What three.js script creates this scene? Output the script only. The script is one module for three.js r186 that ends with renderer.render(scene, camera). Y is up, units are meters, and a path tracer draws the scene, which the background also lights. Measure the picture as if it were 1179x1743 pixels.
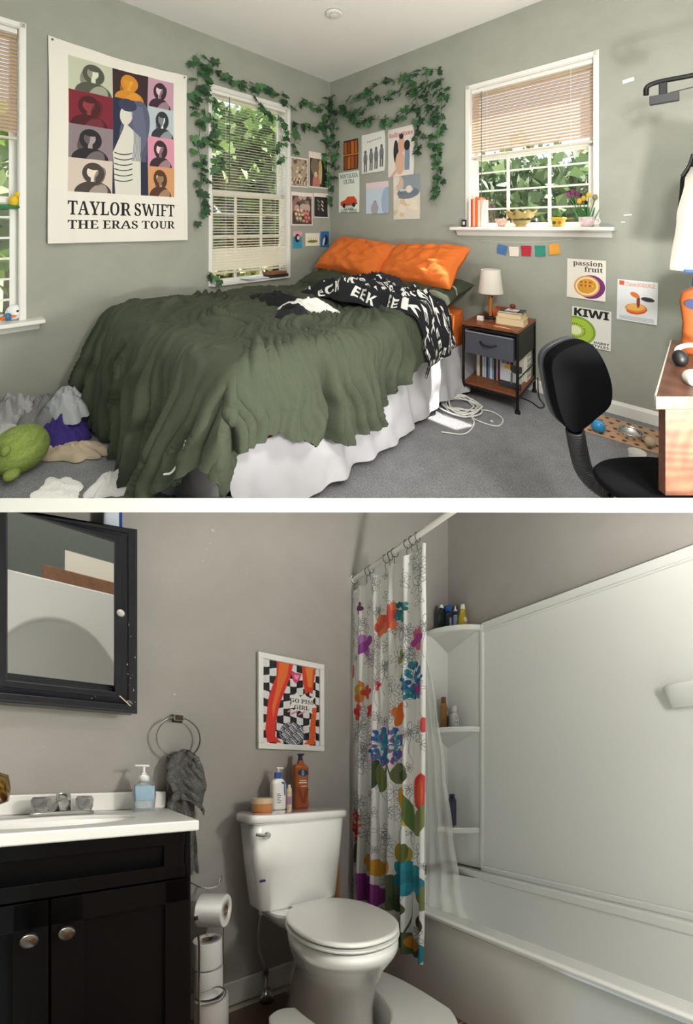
import * as THREE from 'three';
import { RoundedBoxGeometry } from 'three/addons/geometries/RoundedBoxGeometry.js';
import { mergeGeometries, mergeVertices } from 'three/addons/utils/BufferGeometryUtils.js';
import { RectAreaLightUniformsLib } from 'three/addons/lights/RectAreaLightUniformsLib.js';
import { createNoise2D, createNoise3D } from 'simplex-noise';

// ---------------------------------------------------------------- camera, sky, sun, area light, exposure
// The picture shows two rooms, one over the other: a bedroom on the upper level and a bathroom below it.
const FOCAL = 635, MIDX = 589.5, EYE = 1.13, ROW = 387;
const scene = new THREE.Scene();
const camera = new THREE.PerspectiveCamera(2 * Math.atan(871.5 / FOCAL) * 180 / Math.PI, 1179 / 1743, 0.05, 200);
camera.position.set(0, EYE, 0);
camera.setViewOffset(1179, 1743, 0, 871.5 - ROW, 1179, 1743);
const renderer = new THREE.WebGLRenderer();
renderer.toneMapping = THREE.LinearToneMapping;
renderer.toneMappingExposure = 1.0;
renderer.shadowMap.enabled = true;
scene.background = new THREE.Color().setRGB(1.05, 1.2, 1.4);
RectAreaLightUniformsLib.init();

// bedroom axes: a along the right-hand wall, b along the left-hand wall, both from the corner between them
const TURN = 43.7 * Math.PI / 180, ca = Math.cos(TURN), sa = Math.sin(TURN);
const CORNER = new THREE.Vector3(-0.1728, 0, -3.9895);
const bedPoint = (a, h, b) => new THREE.Vector3(CORNER.x + a * ca - b * sa, h, CORNER.z + a * sa + b * ca);
const bedDir = (a, h, b) => new THREE.Vector3(a * ca - b * sa, h, a * sa + b * ca);

const sun = new THREE.DirectionalLight(new THREE.Color(1, 0.94, 0.84), 30);
sun.name = 'sun';
const sunWay = bedDir(-0.3, -1.4, 0.62).normalize();
sun.target.position.copy(bedPoint(1.6, 0.3, 0.6));
sun.position.copy(sun.target.position).addScaledVector(sunWay, -14);
sun.castShadow = true;
Object.assign(sun.shadow.camera, { left: -6, right: 6, top: 6, bottom: -6, near: 0.5, far: 40 });
sun.shadow.mapSize.set(4096, 4096);
scene.add(sun, sun.target);
const FILL_PANEL = { at: bedPoint(2.55, 2.64, 2.35), w: 0.9, h: 0.9, power: 5.4 };
const FILL_BATH = { at: [-0.92, 1.3, 1.7], power: 6.8 };
const FILL_GLOBE = { at: new THREE.Vector3(0.66, 1.66, -0.36), power: 5.2 };

// ---------------------------------------------------------------- helpers
let seed = 7;
const rnd = () => { seed = (seed * 1664525 + 1013904223) >>> 0; return seed / 4294967296; };
const rr = (a, b) => a + (b - a) * rnd();
const n2 = createNoise2D(rnd), n3 = createNoise3D(rnd);
const cl = (x, a = 0, b = 1) => Math.min(b, Math.max(a, x));
const mix = (a, b, t) => a + (b - a) * t;
const ss = (a, b, x) => { const t = cl((x - a) / (b - a)); return t * t * (3 - 2 * t); };
const pl = (pts, x) => { for (let i = 1; i < pts.length; i++) if (x <= pts[i][0]) { const t = cl((x - pts[i - 1][0]) / (pts[i][0] - pts[i - 1][0])); return mix(pts[i - 1][1], pts[i][1], t * t * (3 - 2 * t)); } return pts[pts.length - 1][1]; };
const rd1 = (x, s = 7.7) => 1 - Math.abs(n2(x, s));
const ridge = (x, y, f) => 1 - Math.abs(n2(x * f, y * f));

// pixel -> place, by the surface the thing touches (bedroom)
const bedCam = [-(CORNER.x * ca + CORNER.z * sa), -(-CORNER.x * sa + CORNER.z * ca)];
const bedRay = (px, py) => { const x = (px - MIDX) / FOCAL, z = -1; return [x * ca + z * sa, -x * sa + z * ca, -(py - ROW) / FOCAL]; };
const onRight = (px, py, b = 0) => { const r = bedRay(px, py), t = (b - bedCam[1]) / r[1]; return [bedCam[0] + t * r[0], EYE + t * r[2]]; };   // a, h
const onLeft = (px, py, a = 0) => { const r = bedRay(px, py), t = (a - bedCam[0]) / r[0]; return [bedCam[1] + t * r[1], EYE + t * r[2]]; };    // b, h
const edgeLow = (a, b) => EYE - (857 - ROW) / FOCAL * (-CORNER.z - a * sa - b * ca);   // top of the sloping edge board below a point of the bedroom
const onFloor = (px, py, h = 0) => { const r = bedRay(px, py), t = (h - EYE) / r[2]; return [bedCam[0] + t * r[0], bedCam[1] + t * r[1]]; };   // a, b

// bathroom axes: x along the back wall from the tub corner (left is negative), y up, z out from the back wall.
// The lower level stands on a steep rake: its floor falls away from the stairwell, its walls and edges are plumb.
const RAKE = 930 / FOCAL, BEYE = 0.98, BROW = 1317;
const BW = { x: 0.80805, d: 0.58911 }, BCORNER = { x: 0.65908, d: 2.42618 };
const bathBasis = new THREE.Matrix4().set(
  BW.x, 0, BW.d, 0,
  -RAKE * BW.d, 1, RAKE * BW.x, 0,
  -BW.d, 0, BW.x, 0,
  0, 0, 0, 1);
const BORIGIN = new THREE.Vector3(BCORNER.x, EYE - BEYE - RAKE * BCORNER.d, -BCORNER.d);
const bathPoint = (x, y, z) => new THREE.Vector3(x, y, z).applyMatrix4(bathBasis).add(BORIGIN);
const bathCam = [BCORNER.x * -BW.x + BCORNER.d * -BW.d, -BCORNER.x * BW.d + BCORNER.d * BW.x];
const bathRay = (px, py) => { const x = (px - MIDX) / FOCAL; return [x * BW.x + BW.d, x * BW.d - BW.x, -(py - BROW) / FOCAL]; };
const onBack = (px, py, z = 0) => { const r = bathRay(px, py), t = (z - bathCam[1]) / r[1]; return [bathCam[0] + t * r[0], BEYE + t * r[2]]; };   // x, y
const onTub = (px, py, x = 0) => { const r = bathRay(px, py), t = (x - bathCam[0]) / r[0]; return [bathCam[1] + t * r[1], BEYE + t * r[2]]; };    // z, y
const onTile = (px, py, y = 0) => { const r = bathRay(px, py), t = (y - BEYE) / r[2]; return [bathCam[0] + t * r[0], bathCam[1] + t * r[1]]; };   // x, z

// geometries
const at = (g, x, y, z, rx = 0, ry = 0, rz = 0) => { if (rx) g.rotateX(rx); if (ry) g.rotateY(ry); if (rz) g.rotateZ(rz); return g.translate(x, y, z); };
const bx = (w, h, d, x = 0, y = 0, z = 0, r = 0) => (r ? new RoundedBoxGeometry(w, h, d, 2, Math.min(r, w / 2.01, h / 2.01, d / 2.01)) : new THREE.BoxGeometry(w, h, d)).translate(x, y, z);
const cy = (r0, r1, h, x = 0, y = 0, z = 0, n = 20) => new THREE.CylinderGeometry(r0, r1, h, n).translate(x, y, z);
const sp = (r, x = 0, y = 0, z = 0, sx = 1, sy = 1, sz = 1, n = 20) => new THREE.SphereGeometry(r, n, Math.ceil(n * 0.7)).scale(sx, sy, sz).translate(x, y, z);
const V3 = (p) => new THREE.Vector3(...p);
const tube = (pts, r, n = 40, k = 7, closed = false) => new THREE.TubeGeometry(new THREE.CatmullRomCurve3(pts.map(V3), closed), n, r, k, closed);
const lathe = (pts, n = 28) => new THREE.LatheGeometry(pts.map((p) => new THREE.Vector2(...p)), n);
const poly = (pts, depth, bevel = 0) => { const s = new THREE.Shape(pts.map((p) => new THREE.Vector2(...p))); return new THREE.ExtrudeGeometry(s, { depth, bevelEnabled: bevel > 0, bevelSize: bevel, bevelThickness: bevel, bevelSegments: 2, steps: 1, curveSegments: 10 }); };
const join = (list) => mergeGeometries(list.map((g) => { const h = g.index ? g.toNonIndexed() : g; for (const k of Object.keys(h.attributes)) if (!['position', 'normal', 'uv'].includes(k)) h.deleteAttribute(k); return h; }));
function grid(nu, nv, fn, closeU = false) {           // fn(u, v) -> [x, y, z]
  const pos = [], uv = [], idx = [];
  for (let j = 0; j <= nv; j++) for (let i = 0; i <= nu; i++) { const u = i / nu, v = j / nv; pos.push(...fn(closeU && i === nu ? 0 : u, v)); uv.push(u, 1 - v); }
  for (let j = 0; j < nv; j++) for (let i = 0; i < nu; i++) { const a = j * (nu + 1) + i, b = a + 1, c = a + nu + 1, d = c + 1; idx.push(a, b, d, a, d, c); }
  const g = new THREE.BufferGeometry();
  g.setAttribute('position', new THREE.Float32BufferAttribute(pos, 3)); g.setAttribute('uv', new THREE.Float32BufferAttribute(uv, 2)); g.setIndex(idx); g.computeVertexNormals();
  if (closeU) { const n = g.attributes.normal; for (let j = 0; j <= nv; j++) { const a = j * (nu + 1), b = a + nu; const v = new THREE.Vector3(n.getX(a) + n.getX(b), n.getY(a) + n.getY(b), n.getZ(a) + n.getZ(b)).normalize(); n.setXYZ(a, v.x, v.y, v.z); n.setXYZ(b, v.x, v.y, v.z); } }
  return g;
}
// stacked rounded rings {y, x, z, rx, rz, p} closed at both ends
function loft(rings, nu = 48) {
  const R = [{ ...rings[0], rx: 0.0005, rz: 0.0005 }, ...rings, { ...rings[rings.length - 1], rx: 0.0005, rz: 0.0005 }];
  const nv = R.length - 1;
  return grid(nu, nv, (u, v) => { const q = R[Math.round(v * nv)], t = -u * Math.PI * 2, c = Math.cos(t), s = Math.sin(t), e = 2 / (q.p ?? 2); return [(q.x ?? 0) + q.rx * Math.sign(c) * Math.abs(c) ** e, q.y, (q.z ?? 0) + q.rz * Math.sign(s) * Math.abs(s) ** e]; }, true);
}
const moulding = (profile, len) => poly(profile.map(([o, y]) => [-o, y]), len).rotateY(Math.PI / 2);   // profile (out, up) run along +x, standing out along +z
function thick(g, t) {                               // a sheet given thickness: a second face t below it, along the normals
  const p = g.attributes.position, n = g.attributes.normal, h = g.clone(), q = h.attributes.position;
  for (let i = 0; i < p.count; i++) q.setXYZ(i, p.getX(i) - n.getX(i) * t, p.getY(i) - n.getY(i) * t, p.getZ(i) - n.getZ(i) * t);
  const ix = Array.from(h.index.array); for (let i = 0; i < ix.length; i += 3) [ix[i], ix[i + 1]] = [ix[i + 1], ix[i]];
  h.setIndex(ix); h.computeVertexNormals();
  return join([g, h]);
}

// textures and materials
function noiseTex(fn, size = 256, srgb = true, rep = [1, 1]) {
  const d = new Uint8Array(size * size * 4);
  for (let y = 0; y < size; y++) for (let x = 0; x < size; x++) { const c = fn(x / size, y / size), i = (y * size + x) * 4; d[i] = cl(c[0]) * 255; d[i + 1] = cl(c[1]) * 255; d[i + 2] = cl(c[2]) * 255; d[i + 3] = 255; }
  const t = new THREE.DataTexture(d, size, size); t.wrapS = t.wrapT = THREE.RepeatWrapping; t.magFilter = THREE.LinearFilter; t.minFilter = THREE.LinearMipmapLinearFilter; t.generateMipmaps = true;
  if (srgb) t.colorSpace = THREE.SRGBColorSpace; t.repeat.set(...rep); t.needsUpdate = true; return t;
}
const tile = (x, y, f) => { const A = Math.PI * 2, r = f / A; return n3(Math.cos(x * A) * r + 9, Math.sin(x * A) * r + Math.cos(y * A) * r, Math.sin(y * A) * r + 4); };
const grey = (fn, size = 256, rep) => noiseTex((x, y) => { const v = fn(x, y); return [v, v, v]; }, size, false, rep);
const rep = (t, x, y) => { const c = t.clone(); c.repeat.set(x, y); c.needsUpdate = true; return c; };
const fineBump = grey((x, y) => 0.5 + 0.3 * tile(x, y, 60) + 0.2 * (rnd() - 0.5), 256);
const weaveBump = grey((x, y) => 0.5 + 0.25 * Math.sin(x * 256 * Math.PI) * Math.sin(y * 256 * Math.PI) + 0.25 * (rnd() - 0.5), 256);
function canvasTex(w, h, draw) {
  const c = document.createElement('canvas'); c.width = w; c.height = h; const g = c.getContext('2d'); draw(g, w, h);
  const t = new THREE.CanvasTexture(c); t.colorSpace = THREE.SRGBColorSpace; t.anisotropy = 4; return t;
}
const M = (color, roughness = 0.6, o = {}) => new THREE.MeshStandardMaterial({ color, roughness, ...o });
const P = (color, roughness, o = {}) => new THREE.MeshPhysicalMaterial({ color, roughness, ...o });
const DS = { side: THREE.DoubleSide };
const cloth = (color, o = {}) => M(color, 0.95, { bumpMap: rep(weaveBump, 6, 6), bumpScale: 0.0006, ...DS, ...o });
const mottle = (c1, c2, f = 8, grain = 0.1, size = 256) => { const A = new THREE.Color(c1), B = new THREE.Color(c2); const s = (c) => { const k = c.clone().convertLinearToSRGB(); return [k.r, k.g, k.b]; }; const a = s(A), b = s(B); return noiseTex((x, y) => { const t = cl(0.5 + 0.5 * tile(x, y, f) + 0.3 * tile(x, y, f * 3)), n = (rnd() - 0.5) * grain; return a.map((v, i) => mix(v, b[i], t) + n); }, size); };
const wood = (c1, c2, size = 256) => { const a = new THREE.Color(c1).convertLinearToSRGB(), b = new THREE.Color(c2).convertLinearToSRGB(); return noiseTex((x, y) => { const t = cl(0.5 + 0.45 * tile(x, y * 0.12, 26) + 0.25 * Math.sin((y * 9 + tile(x, y, 2)) * 6.28)), n = (rnd() - 0.5) * 0.06; return [mix(a.r, b.r, t) + n, mix(a.g, b.g, t) + n, mix(a.b, b.b, t) + n]; }, size); };
const white = M('#f0efec', 0.45), paper = M('#f3f1ec', 0.85), black = M('#101114', 0.5), blackMetal = M('#17181b', 0.4, { metalness: 0.4 });
const chrome = M('#e6e6e6', 0.18, { metalness: 1 }), nickel = M('#b9b2a6', 0.3, { metalness: 1 }), porcelain = P('#f1f1ef', 0.12, { clearcoat: 0.6 }), plastic = M('#eeeeea', 0.35), acrylic = P('#f3f3f0', 0.2);
const glassPane = P('#ffffff', 0.02, { transmission: 1, thickness: 0, ior: 1.5 });

// objects
const used = new Map(), frames = new Map();
const numbered = (n) => { const k = used.get(n) ?? 0; used.set(n, k + 1); return k ? `${n}_${String(k).padStart(3, '0')}` : n; };
function describe(o, label, category, group) { Object.assign(o.userData, { label, category }); if (group) o.userData.group = group; return o; }
function bedThing(name, label, category, [a, h, b], turn = 0, group) {
  const o = new THREE.Group(); o.name = numbered(name); o.position.copy(bedPoint(a, h, b)); o.rotation.y = -TURN + turn; scene.add(o); return describe(o, label, category, group);
}
function bathThing(name, label, category, [x, y, z], turn = 0, group) {
  const o = new THREE.Group(); o.name = numbered(name); o.position.copy(bathPoint(x, y, z)); scene.add(o);
  frames.set(o, bathBasis.clone().multiply(new THREE.Matrix4().makeRotationY(turn))); return describe(o, label, category, group);
}
function part(parent, name, geo, mat, label) {
  const g = Array.isArray(geo) ? join(geo) : geo; let root = parent; while (root && !frames.has(root)) root = root.parent;
  if (root) g.applyMatrix4(frames.get(root));
  const m = new THREE.Mesh(g, mat); m.name = name; m.castShadow = m.receiveShadow = true; if (label) m.userData.label = label; parent.add(m); return m;
}
// cut a bathroom shape off under the sloping floor above it
function underSlope(geo, ox = 0, oy = 0, oz = 0) {
  const g = Array.isArray(geo) ? join(geo) : geo, p = g.attributes.position;
  for (let i = 0; i < p.count; i++) { const d = BCORNER.d + BW.d * (p.getX(i) + ox) - BW.x * (p.getZ(i) + oz); p.setY(i, Math.min(p.getY(i), BEYE + (BROW - 863) / FOCAL * d - oy)); }
  return g;
}
function sharedPart(parent, name, geo, mat, x, y, z, q) { const m = new THREE.Mesh(geo, mat); m.name = name; m.castShadow = m.receiveShadow = true; m.position.set(x, y, z); if (q) m.quaternion.copy(q); parent.add(m); return m; }
function structure(o, label) { o.userData.kind = 'structure'; if (label) o.userData.label = label; delete o.userData.category; return o; }
const copyOf = (o, name, p) => { const c = o.clone(); c.name = numbered(name); c.position.copy(p); scene.add(c); c.userData = { ...o.userData }; return c; };
const onRightWall = (px0, py0, px1, py1) => { const p = onRight(px0, py0), q = onRight(px1, py1); return { x: (p[0] + q[0]) / 2, y: (p[1] + q[1]) / 2, w: q[0] - p[0], h: p[1] - q[1] }; };
const onLeftWall = (px0, py0, px1, py1) => { const p = onLeft(px0, py0), q = onLeft(px1, py1); return { x: (p[0] + q[0]) / 2, y: (p[1] + q[1]) / 2, w: p[0] - q[0], h: p[1] - q[1] }; };

// ---------------------------------------------------------------- bedroom shell
const CEIL = 2.68, AMAX = 3.5, BMAX = 3.4, DEEP = -6;
const wallMap = mottle('#9da097', '#a3a69d', 3, 0.012), bathMap = mottle('#aaa6a1', '#b0aca8', 3, 0.012);
const wallMat = M('#ffffff', 0.75, { map: wallMap, bumpMap: rep(fineBump, 3, 3), bumpScale: 0.0006 });
const bathMat = M('#ffffff', 0.6, { map: bathMap, bumpMap: rep(fineBump, 3, 3), bumpScale: 0.0002 });
const ceilMat = M('#f6f6f5', 0.9, { bumpMap: rep(fineBump, 2, 2), bumpScale: 0.0008 });
const trimMat = M('#e9e8e5', 0.4);
const W1 = { b0: 2.5, b1: 3.25, h0: 0.585, h1: 2.3 }, W2 = { b0: 0.563, b1: 1.343, h0: 0.66, h1: 2.268 }, W3 = { a0: 1.556, a1: 2.394, h0: 1.13, h1: 2.21 };
function wallShape(x0, x1, holes) {
  const s = new THREE.Shape([[x0, DEEP], [x1, DEEP], [x1, CEIL], [x0, CEIL]].map((p) => new THREE.Vector2(...p)));
  for (const [u0, u1, v0, v1] of holes) s.holes.push(new THREE.Path([[u0, v0], [u0, v1], [u1, v1], [u1, v0]].map((p) => new THREE.Vector2(...p))));
  return new THREE.ExtrudeGeometry(s, { depth: 0.12, bevelEnabled: false }).translate(0, 0, -0.12);
}
const Q = Math.PI / 2;
{
  let w = bedThing('wall_right', '', '', [0, 0, 0]); structure(w, 'grey green painted wall with ivy, posters and the shelf window');
  part(w, 'plaster', wallShape(-0.12, AMAX + 0.12, [[W3.a0, W3.a1, W3.h0, W3.h1]]), wallMat);
  // small repairs and tape on the paint
  for (const [px, py, ww, hh, t] of [[1069, 137, 0.055, 0.022, 0.12], [1068, 366, 0.04, 0.006, 0.1], [1060, 378, 0.02, 0.004, 0]]) { const [a, h] = onRight(px, py); part(w, 'tape_strip', at(bx(ww, hh, 0.0015), a, h, 0.001, 0, 0, t), paper); }
  w = bedThing('wall_left', '', '', [0, 0, 0], Q); structure(w, 'grey green painted wall with the tapestry and two windows');
  part(w, 'plaster', wallShape(-BMAX - 0.12, 0, [[-W1.b1, -W1.b0, W1.h0, W1.h1], [-W2.b1, -W2.b0, W2.h0, W2.h1]]), wallMat);
  w = bedThing('wall_rear', '', '', [0, 0, 0]); structure(w, 'plain wall behind the camera');
  part(w, 'plaster', bx(AMAX + 0.24, CEIL - DEEP, 0.12, AMAX / 2, (CEIL + DEEP) / 2, BMAX + 0.06), wallMat);
  w = bedThing('wall_side', '', '', [0, 0, 0]); structure(w, 'plain wall beside the desk');
  part(w, 'plaster', bx(0.12, CEIL - DEEP, BMAX + 0.24, AMAX + 0.06, (CEIL + DEEP) / 2, BMAX / 2), wallMat);
  w = bedThing('ceiling', '', '', [0, 0, 0]); structure(w, 'white painted bedroom ceiling');
  part(w, 'plasterboard', bx(AMAX + 0.24, 0.12, BMAX + 0.24, AMAX / 2, CEIL + 0.06, BMAX / 2), ceilMat);
  // carpet: a triangle of floor that ends at the white floor edge
  const k = (CORNER.z * -1 - 1.565) ;
  const carpetMap = rep(noiseTex((x, y) => { const v = 0.52 + 0.02 * n2(x * 5, y * 5) + 0.05 * n2(x * 90, y * 90) + 0.24 * (rnd() - 0.5); return [v, v + 0.006, v + 0.025]; }, 512), 1.4, 1.4);
  const carpetBump = rep(grey((x, y) => 0.5 + 0.7 * (rnd() - 0.5) + 0.2 * n2(x * 120, y * 120), 512), 1.4, 1.4);
  const carpet = M('#ffffff', 1, { map: carpetMap, bumpMap: carpetBump, bumpScale: 0.004 });
  w = bedThing('floor', '', '', [0, 0, 0]); structure(w, 'grey speckled bedroom carpet');
  part(w, 'carpet', at(poly([[0, 0], [k / sa, 0], [0, -k / ca]], 0.03), 0, -0.03, 0, -Q), carpet);
  // white floor edge between the two levels
  w = new THREE.Group(); w.name = 'trim_1'; scene.add(w); structure(w, 'white edge board between bedroom and bathroom');
  const d0 = 0.85, d1 = 1.75, up = (r, d) => EYE - (r - ROW) / FOCAL * d;
  part(w, 'edge_board', at(poly([[-d0, up(872, d0)], [-d0, up(848, d0)], [-d1, up(854, d1)], [-d1, up(868, d1)]], 3.3), -1.7, 0, 0, 0, -Q).translate(3.3, 0, 0), M('#fbfbfa', 0.8));
  // baseboards
  w = bedThing('baseboard_right', '', '', [0, 0, 0]); structure(w, 'white baseboard along the poster wall');
  part(w, 'board', moulding([[0, 0], [0.014, 0], [0.014, 0.06], [0.005, 0.078], [0, 0.078]], AMAX), trimMat);
  w = bedThing('baseboard_left', '', '', [0, 0, 0]); structure(w, 'white baseboard along the tapestry wall');
  part(w, 'board', poly([[0, 0], [0.014, 0], [0.014, 0.06], [0.005, 0.078], [0, 0.078]], BMAX), trimMat);
}
// ceiling disc
{ const [a, b] = onFloor(568, 22, CEIL); const o = bedThing('ceiling_detector', 'small flat white round detector on the bedroom ceiling', 'detector', [a, CEIL, b]); part(o, 'base', lathe([[0, -0.001], [0.062, -0.001], [0.06, -0.012], [0.05, -0.018], [0, -0.018]]), M('#ecece9', 0.6)); part(o, 'cap', lathe([[0, -0.017], [0.035, -0.017], [0.03, -0.024], [0, -0.025]]), M('#ecece9', 0.6)); }

// windows: lined opening, two sashes with bars and panes
function windowUnit(n, o, w, h0, h1, meet, cols, rows, label) {   // local x right, wall face z = 0, opening x 0..w
  structure(o, label);
  const jm = trimMat, f = 0.035, z = -0.075;
  part(o, 'jamb', [bx(0.012, h1 - h0, 0.12, 0.006, (h0 + h1) / 2, -0.055), bx(0.012, h1 - h0, 0.12, w - 0.006, (h0 + h1) / 2, -0.055), bx(w, 0.012, 0.12, w / 2, h1 - 0.006, -0.055)], jm);
  part(o, 'casing', [bx(0.028, h1 - h0 + 0.03, 0.012, -0.006, (h0 + h1) / 2 + 0.01, 0.006), bx(0.028, h1 - h0 + 0.03, 0.012, w + 0.006, (h0 + h1) / 2 + 0.01, 0.006), bx(w + 0.03, 0.028, 0.012, w / 2, h1 + 0.008, 0.006)], jm);
  const sash = (y0, y1, zz, c, r) => {
    const s = part(o, 'sash', [bx(f, y1 - y0, 0.03, 0.012 + f / 2, (y0 + y1) / 2, zz), bx(f, y1 - y0, 0.03, w - 0.012 - f / 2, (y0 + y1) / 2, zz), bx(w - 0.024, f, 0.03, w / 2, y0 + f / 2, zz), bx(w - 0.024, f, 0.03, w / 2, y1 - f / 2, zz)], trimMat);
    for (let i = 1; i < c; i++) part(s, 'glazing_bar', bx(0.018, y1 - y0 - f, 0.016, w * i / c, (y0 + y1) / 2, zz), trimMat);
    for (let i = 1; i < r; i++) part(s, 'glazing_bar', bx(w - 0.05, 0.012, 0.014, w / 2, mix(y0, y1, i / r), zz), trimMat);
    part(s, 'pane', bx(w - 0.08, y1 - y0 - 0.05, 0.003, w / 2, (y0 + y1) / 2, zz - 0.004), glassPane);
  };
  sash(h0, meet + 0.02, z + 0.01, cols, rows); sash(meet - 0.02, h1 - 0.012, z - 0.03, 1, 1);
}
function sillBoard(o, w, y, over, depth) {
  part(o, 'window_sill', bx(w + over * 2, 0.024, depth + 0.1, w / 2, y - 0.012, depth / 2 - 0.05, 0.006), trimMat);
  part(o, 'sill_apron', moulding([[0, 0], [0.012, 0], [0.03, 0.03], [0.04, 0.042], [0, 0.042]], w + over * 1.6).translate(-over * 0.8, y - 0.066, 0), trimMat);
}
{
  const w1 = bedThing('window_1', '', '', [0, 0, W1.b1], Q); windowUnit(1, w1, W1.b1 - W1.b0, W1.h0, W1.h1, 1.29, 2, 6, 'white sash window at the end of the tapestry wall'); sillBoard(w1, W1.b1 - W1.b0, W1.h0 + 0.005, 0.1, 0.09);
  const w2 = bedThing('window_2', '', '', [0, 0, W2.b1], Q); windowUnit(2, w2, W2.b1 - W2.b0, W2.h0, W2.h1, 1.42, 3, 4, 'white sash window between tapestry and corner'); part(w2, 'window_sill', bx(W2.b1 - W2.b0, 0.02, 0.14, (W2.b1 - W2.b0) / 2, W2.h0 - 0.002, -0.04, 0.004), trimMat);
  const w3 = bedThing('window_3', '', '', [W3.a0, 0, 0]); windowUnit(3, w3, W3.a1 - W3.a0, W3.h0, W3.h1, 1.67, 3, 4, 'white sash window above the nightstand'); sillBoard(w3, W3.a1 - W3.a0, W3.h0 + 0.003, 0.11, 0.1);
}
// blinds: every slat its own part
const slatMat = P('#e9e2d6', 0.7, { transmission: 0.25, thickness: 0, ...DS });
const slatTan = P('#c4ab94', 0.75, { transmission: 0.22, thickness: 0, ...DS });
function blind(o, w, top, bottom, pitch, tilt, mat, zz, stack = 0, wandX = 0.13, wandLen = 0.6) {
  const W = w - 0.034, cx = w / 2;
  part(o, 'head_rail', bx(W, 0.028, 0.03, cx, top - 0.016, zz, 0.003), trimMat);
  const sg = grid(1, 4, (u, v) => [(u - 0.5) * W, 0.0035 * (1 - (2 * v - 1) ** 2), (v - 0.5) * 0.025]);
  const nSlat = Math.floor((top - 0.04 - bottom - 0.02) / pitch);
  for (let i = 0; i < nSlat; i++) {
    const y = top - 0.045 - i * pitch, q = new THREE.Quaternion().setFromEuler(new THREE.Euler(y < bottom + stack ? 1.1 : tilt + (rnd() - 0.5) * 0.05, 0, 0));
    sharedPart(o, 'slat', sg, mat, cx, y, zz, q);
  }
  part(o, 'bottom_rail', bx(W, 0.016, 0.026, cx, bottom + 0.01, zz, 0.004), M('#cfc7ba', 0.6));
  for (const x of [0.14, w - 0.14]) part(o, 'ladder_cord', cy(0.0012, 0.0012, top - bottom, x, (top + bottom) / 2, zz + 0.014, 5), white);
  if (wandLen) part(o, 'tilt_wand', cy(0.003, 0.003, wandLen, wandX, top - 0.03 - wandLen / 2, zz + 0.022, 6), M('#5a605c', 0.4));
}
{
  let o = bedThing('window_blind', 'cream slatted blind half lowered behind the yellow toy bird', 'blind', [0, 0, W1.b1], Q, 'slatted window blinds'); blind(o, W1.b1 - W1.b0, W1.h1 - 0.01, 1.64, 0.022, 1.12, slatTan, -0.03, 0, 0.1, 0);
  o = bedThing('window_blind', 'long white slatted blind lowered to the bed, framed by ivy', 'blind', [0, 0, W2.b1], Q, 'slatted window blinds'); blind(o, W2.b1 - W2.b0, W2.h1 - 0.01, 0.74, 0.0235, 0.3, slatMat, -0.025, 0.22, 0.17, 0.72);
  o = bedThing('window_blind', 'cream slatted blind half lowered above the books and tulips', 'blind', [W3.a0, 0, 0], 0, 'slatted window blinds'); blind(o, W3.a1 - W3.a0, W3.h1 - 0.01, 1.665, 0.022, 1.12, slatTan, -0.03, 0, 0.1, 0.9);
}
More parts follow.
